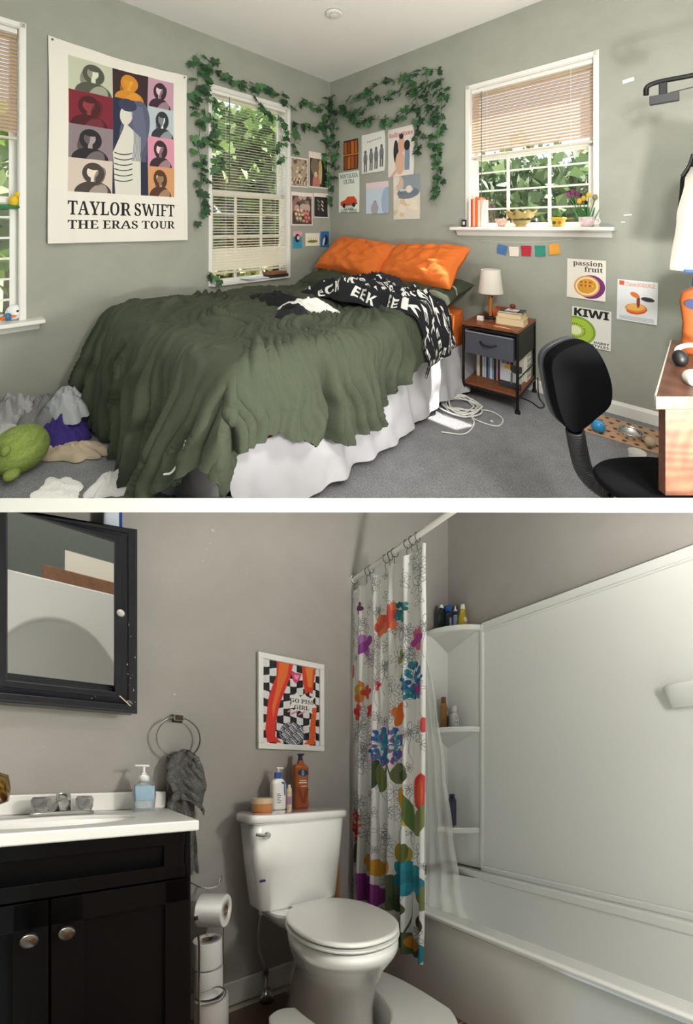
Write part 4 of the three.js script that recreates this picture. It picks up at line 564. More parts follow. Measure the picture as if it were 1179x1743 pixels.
sheet('R', 'poster', 'grey and cream photo poster of a car over sand, lowest by the ivy', 'poster', [670, 301, 715, 373], (g, w, h) => { bg(g, w, h, '#dcd4c8'); g.fillStyle = '#8e98a2'; g.fillRect(50, 0, w, h * 0.4); blob(g, '#cfb8aa', 40, 40, 24, 40); blob(g, '#6e7a88', 90, h * 0.4, 66, 26); g.fillStyle = '#c9cdd0'; g.fillRect(40, h * 0.3, 80, 12); speck(g, w, h, ['#e8dcc8', '#d8c2a4', '#e4d9cc'], 10, 26, 8); blob(g, '#77808a', 80, h * 0.48, 50, 12); }, { ...pp, roll: 0.01 });
sheet('R', 'poster', 'cream poster reading passion fruit with a halved purple fruit', 'poster', [965, 440, 1031, 513], (g, w, h) => { bg(g, w, h, '#ece7de'); g.fillStyle = '#221f1e'; g.textAlign = 'right'; g.font = 'bold 32px serif'; g.fillText('passion', 148, 30); g.fillText('fruit', 148, 58); blob(g, '#6e2478', 100, h * 0.68, 58, 56, -0.5); blob(g, '#e39a4c', 84, h * 0.67, 54, 50, -0.4); blob(g, '#f3e2b4', 84, h * 0.67, 47, 43, -0.4); blob(g, '#d99a2c', 84, h * 0.67, 40, 35, -0.4); speck(g, 1, 1, [], 0, 0, 1); for (let i = 0; i < 16; i++) blob(g, ['#a3401c', '#e8b84a', '#c46a1e'][i % 3], 60 + (i * 29 % 52), h * 0.57 + (i * 17 % 34), 5, 4, i); }, { ...pp, roll: -0.015 });
sheet('R', 'poster', 'white KIWI poster with a green kiwi slice', 'poster', [973, 521, 1040, 597], (g, w, h) => { bg(g, w, h, '#e6e6e2'); g.fillStyle = '#141414'; g.textAlign = 'left'; fit(g, 'KIWI', 4, 44, 148, '900 52px sans-serif'); blob(g, '#7fa52c', 22, h * 0.63, 78, 70); blob(g, '#a8c840', 22, h * 0.63, 68, 60); blob(g, '#e6ecc4', 16, h * 0.63, 26, 22); for (let i = 0; i < 26; i++) { const t = i * 0.24; blob(g, '#2c3a16', 18 + Math.cos(t) * 38, h * 0.63 + Math.sin(t) * 32, 4, 1.6, t); } g.fillStyle = '#141414'; g.textAlign = 'right'; fit(g, 'HARRY', 154, h - 20, 62, 'bold 16px sans-serif'); fit(g, 'STYLES', 154, h - 5, 70, 'bold 16px sans-serif'); }, { ...pp, roll: -0.02 });
sheet('R', 'poster', 'white poster of a sliced orange with orange heading', 'poster', [1050, 475, 1119, 553], (g, w, h) => { bg(g, w, h, '#e2e6ea'); g.fillStyle = '#dc5a2c'; g.fillRect(8, 6, 20, 22); g.textAlign = 'left'; fit(g, 'ChannelORANGE', 32, 30, 118, '26px serif'); blob(g, '#d4552a', 80, h * 0.7, 42, 24, -0.2); blob(g, '#e8882c', 76, h * 0.66, 42, 22, -0.1); blob(g, '#f0b45c', 76, h * 0.645, 36, 17, -0.1); blob(g, '#7a3a20', 86, h * 0.5, 7, 32); blob(g, '#d8722c', 72, h * 0.35, 20, 12, 0.5); blob(g, '#2c2a28', 122, h * 0.43, 26, 11, 0.1); g.fillStyle = '#98a0aa'; for (let i = 0; i < 4; i++) g.fillRect(12, h - 24 + i * 5, 136, 2); }, { ...pp, roll: -0.02 });

// ivy: each strand is a thing, each leaf a part
{
  const leafShape = new THREE.Shape(); [[0, 0], [0.28, -0.14], [0.46, 0.06], [0.3, 0.24], [0.5, 0.5], [0.22, 0.5], [0, 0.95], [-0.22, 0.5], [-0.5, 0.5], [-0.3, 0.24], [-0.46, 0.06], [-0.28, -0.14]].forEach(([x, y], i) => i ? leafShape.lineTo(x, y) : leafShape.moveTo(x, y));
  const lg = new THREE.ShapeGeometry(leafShape); { const p = lg.attributes.position; for (let i = 0; i < p.count; i++) p.setZ(i, -0.35 * Math.abs(p.getX(i)) + 0.1 * p.getY(i)); lg.scale(0.07, 0.07, 0.07); lg.computeVertexNormals(); }
  const lm = ['#2f5a37', '#3c6b40', '#26492f', '#4a7a48'].map((c) => P(c, 0.6, { transmission: 0.15, thickness: 0, ...DS })), vm = M('#3c5a34', 0.8);
  const strand = (wall, label, pts, n, spread) => {
    const o = wall === 'R' ? bedThing('ivy_garland', label, 'garland', [0, 0, 0], 0, 'artificial ivy garlands') : bedThing('ivy_garland', label, 'garland', [0, 0, 0], Q, 'artificial ivy garlands');
    const P3 = pts.map(([x, y], i) => { const q = wall === 'R' ? onRight(x, y) : onLeft(x, y); return [wall === 'R' ? Math.max(0.02, q[0]) : -Math.max(0.02, q[0]), q[1], 0.018 + 0.012 * (i % 2)]; });
    const c = new THREE.CatmullRomCurve3(P3.map(V3)); part(o, 'vine', new THREE.TubeGeometry(c, 60, 0.0018, 5), vm);
    for (let i = 0; i < n; i++) { const p = c.getPointAt(cl((i + rnd()) / n)), q = new THREE.Quaternion().setFromEuler(new THREE.Euler(rr(-0.9, 0.2), rr(-0.8, 0.8), Math.PI + rr(-1, 1), 'YXZ')); const m = sharedPart(o, 'leaf', lg, lm[Math.floor(rnd() * 4)], p.x + rr(-spread, spread) * 1.6, p.y + rr(-spread, spread) * 1.1, p.z + rr(0.004, 0.03), q); m.scale.setScalar(rr(0.75, 1.25)); }
  };
  strand('L', 'long ivy strand hanging between the tapestry and the window', [[333, 92], [334, 130], [330, 170], [338, 210], [336, 250], [341, 290], [338, 330], [342, 374]], 52, 0.035);
  strand('L', 'ivy strand hanging down the left edge of the window blind', [[362, 98], [348, 120], [352, 150], [362, 190], [358, 225], [364, 260], [370, 290]], 38, 0.025);
  strand('L', 'ivy strand running along the top of the ivy framed window', [[340, 108], [370, 128], [400, 140], [430, 150], [455, 152], [478, 166], [482, 182]], 44, 0.025);
  strand('L', 'short ivy strand drooping over the top right of the blind', [[434, 168], [445, 190], [462, 198], [478, 208], [480, 224], [474, 250], [474, 282]], 26, 0.02);
  strand('L', 'upper ivy strand between window and room corner', [[496, 188], [512, 172], [530, 180], [548, 178], [560, 170]], 20, 0.03);
  strand('L', 'lower ivy strand between window and room corner', [[494, 222], [510, 214], [528, 220], [545, 214], [558, 200]], 24, 0.03);
  strand('L', 'thin ivy sprig left of the sepia print', [[496, 205], [500, 230], [498, 250], [494, 264]], 8, 0.02);
  strand('L', 'ivy strand falling down the corner over the dark prints', [[560, 168], [554, 210], [553, 260], [556, 300], [557, 335], [561, 355]], 34, 0.03);
  strand('R', 'ivy strand falling down the right side of the corner', [[566, 165], [572, 190], [570, 230], [576, 262], [570, 300]], 34, 0.04);
  strand('R', 'top ivy strand rising along the wall from the corner', [[572, 196], [596, 176], [622, 158], [650, 145], [680, 134], [708, 124], [735, 119], [752, 122]], 40, 0.025);
  strand('R', 'middle ivy strand sweeping above the posters', [[584, 192], [612, 190], [640, 170], [668, 162], [696, 150], [722, 150], [738, 140]], 44, 0.035);
  strand('R', 'lower ivy strand sagging above the posters', [[586, 178], [602, 204], [622, 206], [648, 204], [668, 208], [684, 196], [706, 186]], 44, 0.035);
  strand('R', 'short ivy strand hanging right of the magazine cover', [[700, 142], [712, 172], [718, 200], [714, 230], [712, 258]], 28, 0.03);
  strand('R', 'ivy strand hanging inside the last long strand', [[728, 130], [734, 160], [738, 190], [736, 212]], 24, 0.03);
  strand('R', 'longest ivy strand hanging at the end of the garland', [[752, 132], [755, 170], [752, 200], [746, 230], [750, 256], [745, 280], [748, 310], [742, 336]], 56, 0.03);
  strand('L', 'ivy tip poking up behind the bed at the window foot', [[352, 462], [362, 470], [372, 478]], 6, 0.015);
}
// ---------------------------------------------------------------- chair, desk, rack at the right
{
  const C = (px, py, d) => new THREE.Vector3((px - MIDX) / FOCAL * d, EYE - (py - ROW) / FOCAL * d, -d);
  const o = new THREE.Group(); o.name = 'desk_chair'; const base = C(1095, 800, 1.12); o.position.copy(base); o.rotation.y = -0.35; scene.add(o); describe(o, 'black armless swivel desk chair with ribbed back post', 'chair');
  const loc = (px, py, d) => { const v = C(px, py, d).sub(base); v.applyAxisAngle(new THREE.Vector3(0, 1, 0), 0.35); return [v.x, v.y, v.z]; };
  // backrest: shield outline, thin padded slab turned three-quarter
  const out = [[934, 606], [950, 592], [985, 579], [1003, 582], [1022, 606], [1036, 640], [1040, 665], [1036, 690], [1012, 712], [990, 730], [972, 738], [958, 728], [945, 700], [934, 650], [930, 622]];
  const pts = out.map(([x, y]) => { const v = C(990 + (x - 985) * 0.92, 660 + (y - 658) * 0.94, 1.16).sub(base); return [v.x, v.y]; });
  const sh = new THREE.Shape(); const cr = new THREE.CatmullRomCurve3(pts.map(([x, y]) => new THREE.Vector3(x, y, 0)), true).getPoints(60); cr.forEach((p, i) => i ? sh.lineTo(p.x, p.y) : sh.moveTo(p.x, p.y));
  const bk = new THREE.ExtrudeGeometry(sh, { depth: 0.025, bevelEnabled: true, bevelSize: 0.004, bevelThickness: 0.012, bevelSegments: 4, curveSegments: 4 }).translate(0, 0, -0.075); bk.rotateY(0.35);
  const fabric = P('#07080b', 0.9, { specularIntensity: 0.2, bumpMap: rep(weaveBump, 12, 12), bumpScale: 0.0006 }), shell = new THREE.ExtrudeGeometry(sh, { depth: 0.012, bevelEnabled: true, bevelSize: 0.003, bevelThickness: 0.004, bevelSegments: 2 }).translate(-0.008, 0.003, -0.106); shell.rotateY(0.35);
  part(o, 'backrest', bk, fabric); part(o, 'back_shell', shell, M('#3c3e43', 0.4));
  // ribbed boot over the steel post
  const path = new THREE.CatmullRomCurve3([[978, 732, 1.17], [984, 765, 1.18], [994, 800, 1.18], [1012, 822, 1.17], [1040, 838, 1.13]].map((p) => V3(loc(...p))));
  const ribs = []; for (let i = 0; i < 34; i++) { const t = (i + 0.5) / 34, p = path.getPointAt(t), tg = path.getTangentAt(t), g = new THREE.TorusGeometry(0.022, 0.0052, 8, 20); g.applyQuaternion(new THREE.Quaternion().setFromUnitVectors(new THREE.Vector3(0, 0, 1), tg)); ribs.push(g.translate(p.x, p.y, p.z)); }
  part(o, 'post', new THREE.TubeGeometry(path, 40, 0.021, 14), black); part(o, 'ribbed_boot', ribs, M('#1a1b1f', 0.45));
  part(o, 'seat', loft([[-0.03, 0.16, 0.075], [-0.026, 0.175, 0.09], [-0.012, 0.18, 0.096], [-0.003, 0.172, 0.09], [0, 0.12, 0.06]].map(([y, rx, rz]) => ({ y, rx, rz, p: 2.4 }))).rotateY(0.35).translate(...loc(1133, 811, 1.0)), fabric);
}
{
  const dw = M('#ffffff', 0.45, { map: wood('#4a2c20', '#6c4632', 512) });
  const o = bedThing('desk', 'reddish brown wooden desk along the side wall', 'desk', [2.8, 0, 0.96]);
  part(o, 'desk_top', at(poly([[0, 0], [0.66, 0], [0, -0.63]], 0.028, 0.002), 0, 0.69, 0, -Q), dw); part(o, 'edge_band', bx(0.004, 0.026, 0.62, -0.003, 0.705, 0.31), M('#c9bdb0', 0.5)); part(o, 'end_panel', at(bx(0.89, 0.21, 0.02), 0.33, 0.584, 0.3, 0, Math.atan2(0.63, 0.66)), dw); part(o, 'leg', bx(0.04, 0.44, 0.04, 0.05, 0.46, 0.04), black);
  const D = (px, py, h) => { const [a, b] = onFloor(px, py, h); return [a, h, b]; }, Y = 0.72;
  let b = bedThing('lotion_bottle', 'large amber lotion pump bottle with blue label on the desk', 'bottle', [2.868, Y, 1.12]);
  part(b, 'bottle', loft([{ y: 0, rx: 0.036, rz: 0.022, p: 3 }, { y: 0.01, rx: 0.042, rz: 0.026, p: 3 }, { y: 0.1, rx: 0.036, rz: 0.024, p: 3 }, { y: 0.17, rx: 0.044, rz: 0.026, p: 3 }, { y: 0.2, rx: 0.04, rz: 0.024, p: 2.6 }, { y: 0.212, rx: 0.02, rz: 0.018 }, { y: 0.218, rx: 0.014, rz: 0.014 }]), M('#8c4a24', 0.3));
  part(b, 'label', at(cy(0.03, 0.03, 0.002, 0, 0, 0, 28).scale(1, 1, 0.6), 0, 0.165, 0.0262, Q), M('#ffffff', 0.4, { map: canvasTex(128, 64, (g, w, h) => { g.fillStyle = '#16284e'; g.fillRect(0, 0, w, h); g.fillStyle = '#dfe6ee'; g.font = 'bold 26px sans-serif'; g.textAlign = 'center'; g.fillText('Vaseline', w / 2, 42); }) }));
  const pm = part(b, 'pump', [cy(0.012, 0.014, 0.03, 0, 0.235, 0), cy(0.004, 0.004, 0.02, 0, 0.255, 0), at(bx(0.05, 0.01, 0.016, 0, 0, 0, 0.004), -0.008, 0.268, 0)], M('#2a4d8c', 0.35));
  b = bedThing('headset', 'black and white headset lying on the desk before the lotion', 'headset', [2.86, Y, 1.25]); part(b, 'band', tube([[-0.03, 0.01, 0.03], [-0.035, 0.04, 0.0], [0.0, 0.055, -0.02], [0.05, 0.04, -0.01]], 0.007, 24), M('#d9d7d2', 0.4)); part(b, 'ear_cup', sp(0.024, -0.028, 0.022, 0.03, 0.8, 1, 1), black);
  b = bedThing('mouse', 'pale grey computer mouse on the desk edge', 'mouse', [2.866, Y, 1.42]); part(b, 'shell', sp(0.03, 0, 0.012, 0, 0.9, 0.7, 1.4), M('#c9c6be', 0.4));
  // green chair behind the desk
  b = bedThing('folding_chair', 'lime green plastic chair back behind the desk', 'chair', [2.83, 0, 0.5], 0.2); part(b, 'back_panel', at(loft([{ y: 0.5, rx: 0.015, rz: 0.008 }, { y: 0.52, rx: 0.07, rz: 0.01 }, { y: 0.72, rx: 0.085, rz: 0.011 }, { y: 0.8, rx: 0.075, rz: 0.011 }, { y: 0.84, rx: 0.04, rz: 0.009 }]), 0.08, 0, 0), M('#8a9c3a', 0.5)); part(b, 'leg', [at(cy(0.01, 0.01, 0.62), 0.01, 0.31, 0.01, 0, 0, 0.06), at(cy(0.01, 0.01, 0.62), 0.15, 0.31, 0.01)], M('#8a9c3a', 0.5));
  // clothes rail
  const r = bedThing('clothes_rail', 'black metal clothes rail with a bent end and clip', 'rail', [0, 0, 0]), R = (px, py, z = 0.5) => { const q = onRight(px, py, z); return [q[0], q[1], z]; };
  const e0 = R(1099, 162), e1 = R(1101, 148), e2 = R(1112, 142), e3 = R(1179, 128), e4 = [e3[0] + 0.4, e3[1] + (e3[1] - e2[1]) / (e3[0] - e2[0]) * 0.4, 0.5];
  part(r, 'bar', tube([e0, e1, e2, e3, e4], 0.011, 60, 10), blackMetal); part(r, 'bracket', bx(0.03, 0.06, 0.02, R(1128, 150)[0], R(1128, 152)[1], 0.5, 0.003), black); part(r, 'clip_plate', bx(0.105, 0.04, 0.03, R(1130, 168)[0], R(1130, 168)[1], 0.5, 0.003), M('#33363a', 0.4)); part(r, 'wire', tube([R(1140, 158), R(1179, 148), [R(1179, 148)[0] + 0.2, R(1179, 148)[1] + 0.03, 0.5]], 0.003, 10, 6), M('#444', 0.5));
  const sP = (px, py) => R(px, py, 0.55); const s = bedThing('shirt', 'off white shirt hanging at the end of the clothes rail', 'clothes', [0, 0, 0]);
  part(s, 'fabric', thick(grid(24, 30, (u, v) => { const L = sP(pl([[0, 1176], [0.12, 1166], [0.5, 1152], [1, 1141]], v), mix(285, 458, v)); const wd = mix(0.08, 0.34, ss(0, 0.25, v)); return [L[0] + u * wd, L[1] - 0.02 * u * v, 0.55 + 0.03 * Math.sin(u * 14 + v) * v + 0.05 * Math.sin(u * Math.PI)]; }), 0.003), cloth('#c2beb5')); part(s, 'hanger', tube([sP(1179, 262), sP(1172, 282), sP(1160, 300)], 0.006, 12), black);
  const s2 = bedThing('jacket', 'dark jacket hanging behind the off white shirt', 'clothes', [0, 0, 0]); part(s2, 'fabric', thick(grid(16, 20, (u, v) => { const L = R(pl([[0, 1178], [0.3, 1158], [1, 1150]], v), mix(268, 400, v), 0.46); return [L[0] + u * 0.2, L[1], 0.46 + 0.02 * Math.sin(u * 9)]; }), 0.003), cloth('#17181c'));
}

// ---------------------------------------------------------------- bathroom: vanity wall
const vBlack = P('#0c0c0e', 0.4, { specularIntensity: 0.35, bumpMap: rep(fineBump, 2, 2), bumpScale: 0.0002 });
{
  const x0 = -2.32, x1 = -1.695, F = 0.45;
  const o = bathThing('vanity_cabinet', 'black two door bathroom vanity cabinet with round nickel knobs', 'cabinet', [0, 0, 0]);
  part(o, 'body', [bx(x1 - x0, 0.72, 0.44, (x0 + x1) / 2, 0.36, 0.22), bx(x1 - x0, 0.12, 0.02, (x0 + x1) / 2, 0.76, 0.43), bx(0.02, 0.12, 0.44, x1 - 0.01, 0.76, 0.22), bx(0.02, 0.12, 0.44, x0 + 0.01, 0.76, 0.22), bx(0.04, 0.82, 0.016, x1 - 0.02, 0.41, F, 0.003)], vBlack);
  const framedPanel = (a, b, c, d, st, name) => { const p = part(o, name, [bx(b - a, st, 0.018, (a + b) / 2, d - st / 2, F + 0.009, 0.002), bx(b - a, st, 0.018, (a + b) / 2, c + st / 2, F + 0.009, 0.002), bx(st, d - c, 0.018, a + st / 2, (c + d) / 2, F + 0.009, 0.002), bx(st, d - c, 0.018, b - st / 2, (c + d) / 2, F + 0.009, 0.002), bx(b - a, d - c, 0.006, (a + b) / 2, (c + d) / 2, F + 0.003)], vBlack); return p; };
  const dr = part(o, 'false_drawer_front', [bx(0.59, 0.036, 0.018, -2.008, 0.803, F + 0.009, 0.002), bx(0.59, 0.036, 0.018, -2.008, 0.711, F + 0.009, 0.002), bx(0.05, 0.128, 0.018, -1.742, 0.757, F + 0.009, 0.002), bx(0.05, 0.128, 0.018, -2.28, 0.757, F + 0.009, 0.002), bx(0.6, 0.12, 0.008, -2.008, 0.757, F + 0.004)], vBlack);
  for (const [a, b, k] of [[-2.312, -2.0105, -2.043], [-2.0055, -1.702, -1.976]]) { const d = framedPanel(a, b, 0.08, 0.688, 0.062, 'door'); const [kx, ky] = [k, 0.61]; part(d, 'knob', at(lathe([[0, 0], [0.007, 0], [0.006, 0.01], [0.016, 0.016], [0.017, 0.022], [0.012, 0.027], [0, 0.028]], 24), kx, ky, F + 0.018, Q), nickel, 'brushed nickel knob'); }
  const t = bathThing('countertop', 'white moulded vanity top with backsplash', 'countertop', [0, 0, 0]), tw = P('#f2f1ee', 0.35, { specularIntensity: 0.25 });
  const bowl = new THREE.Shape([[-2.335, 0.0], [-1.683, 0.0], [-1.683, 0.475], [-2.335, 0.475]].map((p) => new THREE.Vector2(...p))); const hole = new THREE.Path(); hole.absellipse(-2.008, 0.27, 0.2, 0.14, 0, Math.PI * 2); bowl.holes.push(hole);
  part(t, 'top', new THREE.ExtrudeGeometry(bowl, { depth: 0.022, bevelEnabled: true, bevelSize: 0.004, bevelThickness: 0.004, bevelSegments: 3, curveSegments: 40 }).rotateX(Q).translate(0, 0.846, 0), tw);
  part(t, 'basin', lathe([[0.2, 0.846], [0.18, 0.81], [0.12, 0.76], [0.03, 0.745], [0, 0.745]], 40).scale(1, 1, 0.7).translate(-2.008, 0, 0.27), M('#f2f1ee', 0.2, DS)); part(t, 'backsplash', bx(0.66, 0.065, 0.02, -2.009, 0.882, 0.012, 0.006), tw);
  // faucet
  const f = bathThing('faucet', 'chrome faucet with two clear acrylic handles', 'faucet', [-1.99, 0.85, 0.085]);
  part(f, 'base_plate', loft([{ y: 0, rx: 0.082, rz: 0.026, p: 4 }, { y: 0.01, rx: 0.08, rz: 0.025, p: 4 }, { y: 0.014, rx: 0.07, rz: 0.02, p: 4 }]), chrome); part(f, 'spout', [at(loft([{ y: 0, rx: 0.022, rz: 0.022 }, { y: 0.03, rx: 0.02, rz: 0.02 }, { y: 0.058, rx: 0.018, rz: 0.016 }]), 0, 0.012, 0), at(loft([{ y: 0, rx: 0.018, rz: 0.012, p: 3 }, { y: 0.09, rx: 0.012, rz: 0.009, p: 3 }]), 0, 0.05, 0, Q - 0.12)], chrome);
  for (const x of [-0.055, 0.055]) part(f, 'handle', at(lathe([[0, 0], [0.02, 0], [0.024, 0.012], [0.026, 0.035], [0.02, 0.045], [0, 0.046]], 10), x, 0.013, 0), P('#f4f6f6', 0.05, { transmission: 0.9, thickness: 0.02, ior: 1.45 }));
  // soap
  const s = bathThing('soap_bottle', 'clear pump bottle of hand soap with pale blue label', 'bottle', [-1.765, 0.85, 0.1]);
  part(s, 'bottle', loft([{ y: 0, rx: 0.034, rz: 0.022, p: 3 }, { y: 0.02, rx: 0.034, rz: 0.022, p: 3 }, { y: 0.06, rx: 0.038, rz: 0.024, p: 2.6 }, { y: 0.09, rx: 0.03, rz: 0.02 }, { y: 0.105, rx: 0.012, rz: 0.012 }]), P('#dfe9ee', 0.08, { transmission: 0.7, thickness: 0.02, ior: 1.35 })); part(s, 'label', at(loft([{ y: 0, rx: 0.028, rz: 0.004, p: 2.4 }, { y: 0.05, rx: 0.03, rz: 0.004, p: 2.4 }]), 0, 0.038, 0.022), M('#9fbfd2', 0.4));
  part(s, 'pump', [lathe([[0, 0.103], [0.017, 0.103], [0.017, 0.122], [0.01, 0.126], [0.01, 0.132], [0.0045, 0.134], [0.0045, 0.155], [0, 0.155]]), at(bx(0.045, 0.008, 0.014, 0, 0, 0, 0.003), -0.006, 0.158, 0)], plastic);
  // brass doorknob of the door beside the camera
  const [gx, gy] = onBack(2, 1342, 0.6); const d = bathThing('door_knob', 'round brass door knob above the vanity edge', 'door knob', [gx - 0.01, gy, 0.6]); part(d, 'knob', at(lathe([[0, 0], [0.012, 0.0], [0.014, 0.014], [0.028, 0.022], [0.032, 0.036], [0.026, 0.05], [0, 0.054]], 28), -0.03, 0, 0, 0, 0, -Q), M('#b08a3a', 0.25, { metalness: 1 })); part(d, 'rose', at(cy(0.032, 0.034, 0.006), -0.033, 0, 0, 0, 0, -Q), M('#b08a3a', 0.3, { metalness: 1 }));
}
{
  const X0 = -2.185, X1 = -1.79, Y0 = 1.189, Y1 = 1.818, Z = 0.1;
  const o = bathThing('medicine_cabinet', 'dark chipped mirror cabinet hanging above the vanity', 'cabinet', [0, 0, 0]), dk = M('#ffffff', 0.4, { map: mottle('#1d1d24', '#24242c', 6, 0.03, 128) });
  part(o, 'body', underSlope(bx(X1 - X0 - 0.01, Y1 - Y0 - 0.01, Z, (X0 + X1) / 2, (Y0 + Y1) / 2, Z / 2)), dk);
  const ring = (a, b, c, d, w, dep, z, bev) => { const s = new THREE.Shape([[a, c], [b, c], [b, d], [a, d]].map((p) => new THREE.Vector2(...p))); s.holes.push(new THREE.Path([[a + w, c + w], [a + w, d - w], [b - w, d - w], [b - w, c + w]].map((p) => new THREE.Vector2(...p)))); return new THREE.ExtrudeGeometry(s, { depth: dep, bevelEnabled: true, bevelSize: bev, bevelThickness: bev, bevelSegments: 2 }).translate(0, 0, z); };
  const door = part(o, 'door', underSlope([ring(X0, X1, Y0, Y1, 0.062, 0.01, Z, 0.003), ring(X0 + 0.006, X1 - 0.006, Y0 + 0.006, Y1 - 0.006, 0.016, 0.006, Z + 0.011, 0.003), ring(X0 + 0.046, X1 - 0.046, Y0 + 0.046, Y1 - 0.046, 0.014, 0.004, Z + 0.01, 0.004)]), dk);
  part(door, 'mirror', underSlope(bx(X1 - X0 - 0.13, Y1 - Y0 - 0.13, 0.004, (X0 + X1) / 2, (Y0 + Y1) / 2, Z + 0.004)), M('#eef0f0', 0.02, { metalness: 1 }));
  const [kx, ky] = onBack(205, 1045, Z + 0.02); part(door, 'knob', at(lathe([[0, 0], [0.008, 0], [0.006, 0.008], [0.012, 0.014], [0.01, 0.022], [0, 0.024]], 20), kx, ky, Z + 0.013, Q), M('#d9d5c8', 0.3), 'cream round knob');
  const chip = M('#c9b9a4', 0.8); const chips = []; for (let i = 0; i < 26; i++) { const onSide = i < 16; const x = onSide ? X1 - rr(0.004, 0.03) : mix(X0 + 0.1, X1 - 0.02, rnd()), y = onSide ? Y0 + 0.03 + rnd() ** 2 * 0.3 : Y0 + rr(0.006, 0.05); chips.push(at(bx(rr(0.001, 0.003), rr(0.002, 0.008), 0.0006), x, y, Z + (onSide ? 0.0205 : 0.014), 0, 0, rr(-1, 1))); } chips.push(at(bx(0.004, 0.045, 0.001), X1 - 0.034, Y0 + 0.036, Z + 0.02, 0, 0, 0.8)); part(door, 'paint_chip', chips, chip).userData.kind = 'stuff';
  const [bxp] = onBack(191, 880, 0.05); const b = bathThing('bottle', 'white and blue bottle standing on the mirror cabinet', 'bottle', [bxp, Y1, 0.05]); part(b, 'body', underSlope(loft([{ y: 0, rx: 0.028, rz: 0.018, p: 4 }, { y: 0.09, rx: 0.026, rz: 0.018, p: 4 }]), bxp, Y1, 0.05), M('#d9e4f0', 0.4)); part(b, 'stripe', underSlope(bx(0.008, 0.09, 0.038, 0.024, 0.045, 0), bxp, Y1, 0.05), M('#2a4c9c', 0.4));
}
// towel ring and towel
{
  const [x, y] = onBack(303, 1222, 0.03); const o = bathThing('towel_ring', 'chrome towel ring fixed to the wall beside the vanity', 'towel ring', [x, y, 0]);
  part(o, 'mount', [bx(0.042, 0.034, 0.01, 0, 0, 0.005, 0.002), bx(0.02, 0.02, 0.04, 0, 0, 0.022, 0.003), bx(0.034, 0.022, 0.012, 0, 0.0, 0.044, 0.003)], chrome); part(o, 'ring', at(new THREE.TorusGeometry(0.078, 0.0035, 8, 60), 0, -0.078, 0.045), chrome);
  const tm = M('#ffffff', 1, { map: rep(mottle('#6e6d6a', '#a5a39f', 12, 0.35), 2, 4), bumpMap: rep(fineBump, 4, 8), bumpScale: 0.004, ...DS });
  const t = bathThing('hand_towel', 'grey terry hand towel hanging through the towel ring', 'towel', [x + 0.008, y - 0.15, 0.045]);
  part(t, 'front_fold', thick(grid(30, 40, (u, v) => { const w = mix(0.05, 0.062, ss(0, 0.3, v)) * (1 + 0.15 * n2(v * 2, 1)); return [(u - 0.5) * 2 * w + 0.012 * v + 0.01, 0.03 * Math.sin(u * Math.PI) - mix(0, 0.17, v) - 0.06 * u * v, 0.016 + 0.014 * Math.sin(u * 9 + v * 2) + 0.008 * n2(u * 4, v * 5)]; }), 0.006), tm);
  part(t, 'back_fold', thick(grid(30, 50, (u, v) => { const w = mix(0.045, 0.052, v); return [(u - 0.5) * 2 * w - 0.004 + 0.02 * v, 0.02 * Math.sin(u * Math.PI) - mix(0, 0.46, v), -0.014 + 0.01 * Math.sin(u * 11 + v * 2) + 0.006 * n2(u * 4, v * 5)]; }), 0.006), tm);
}
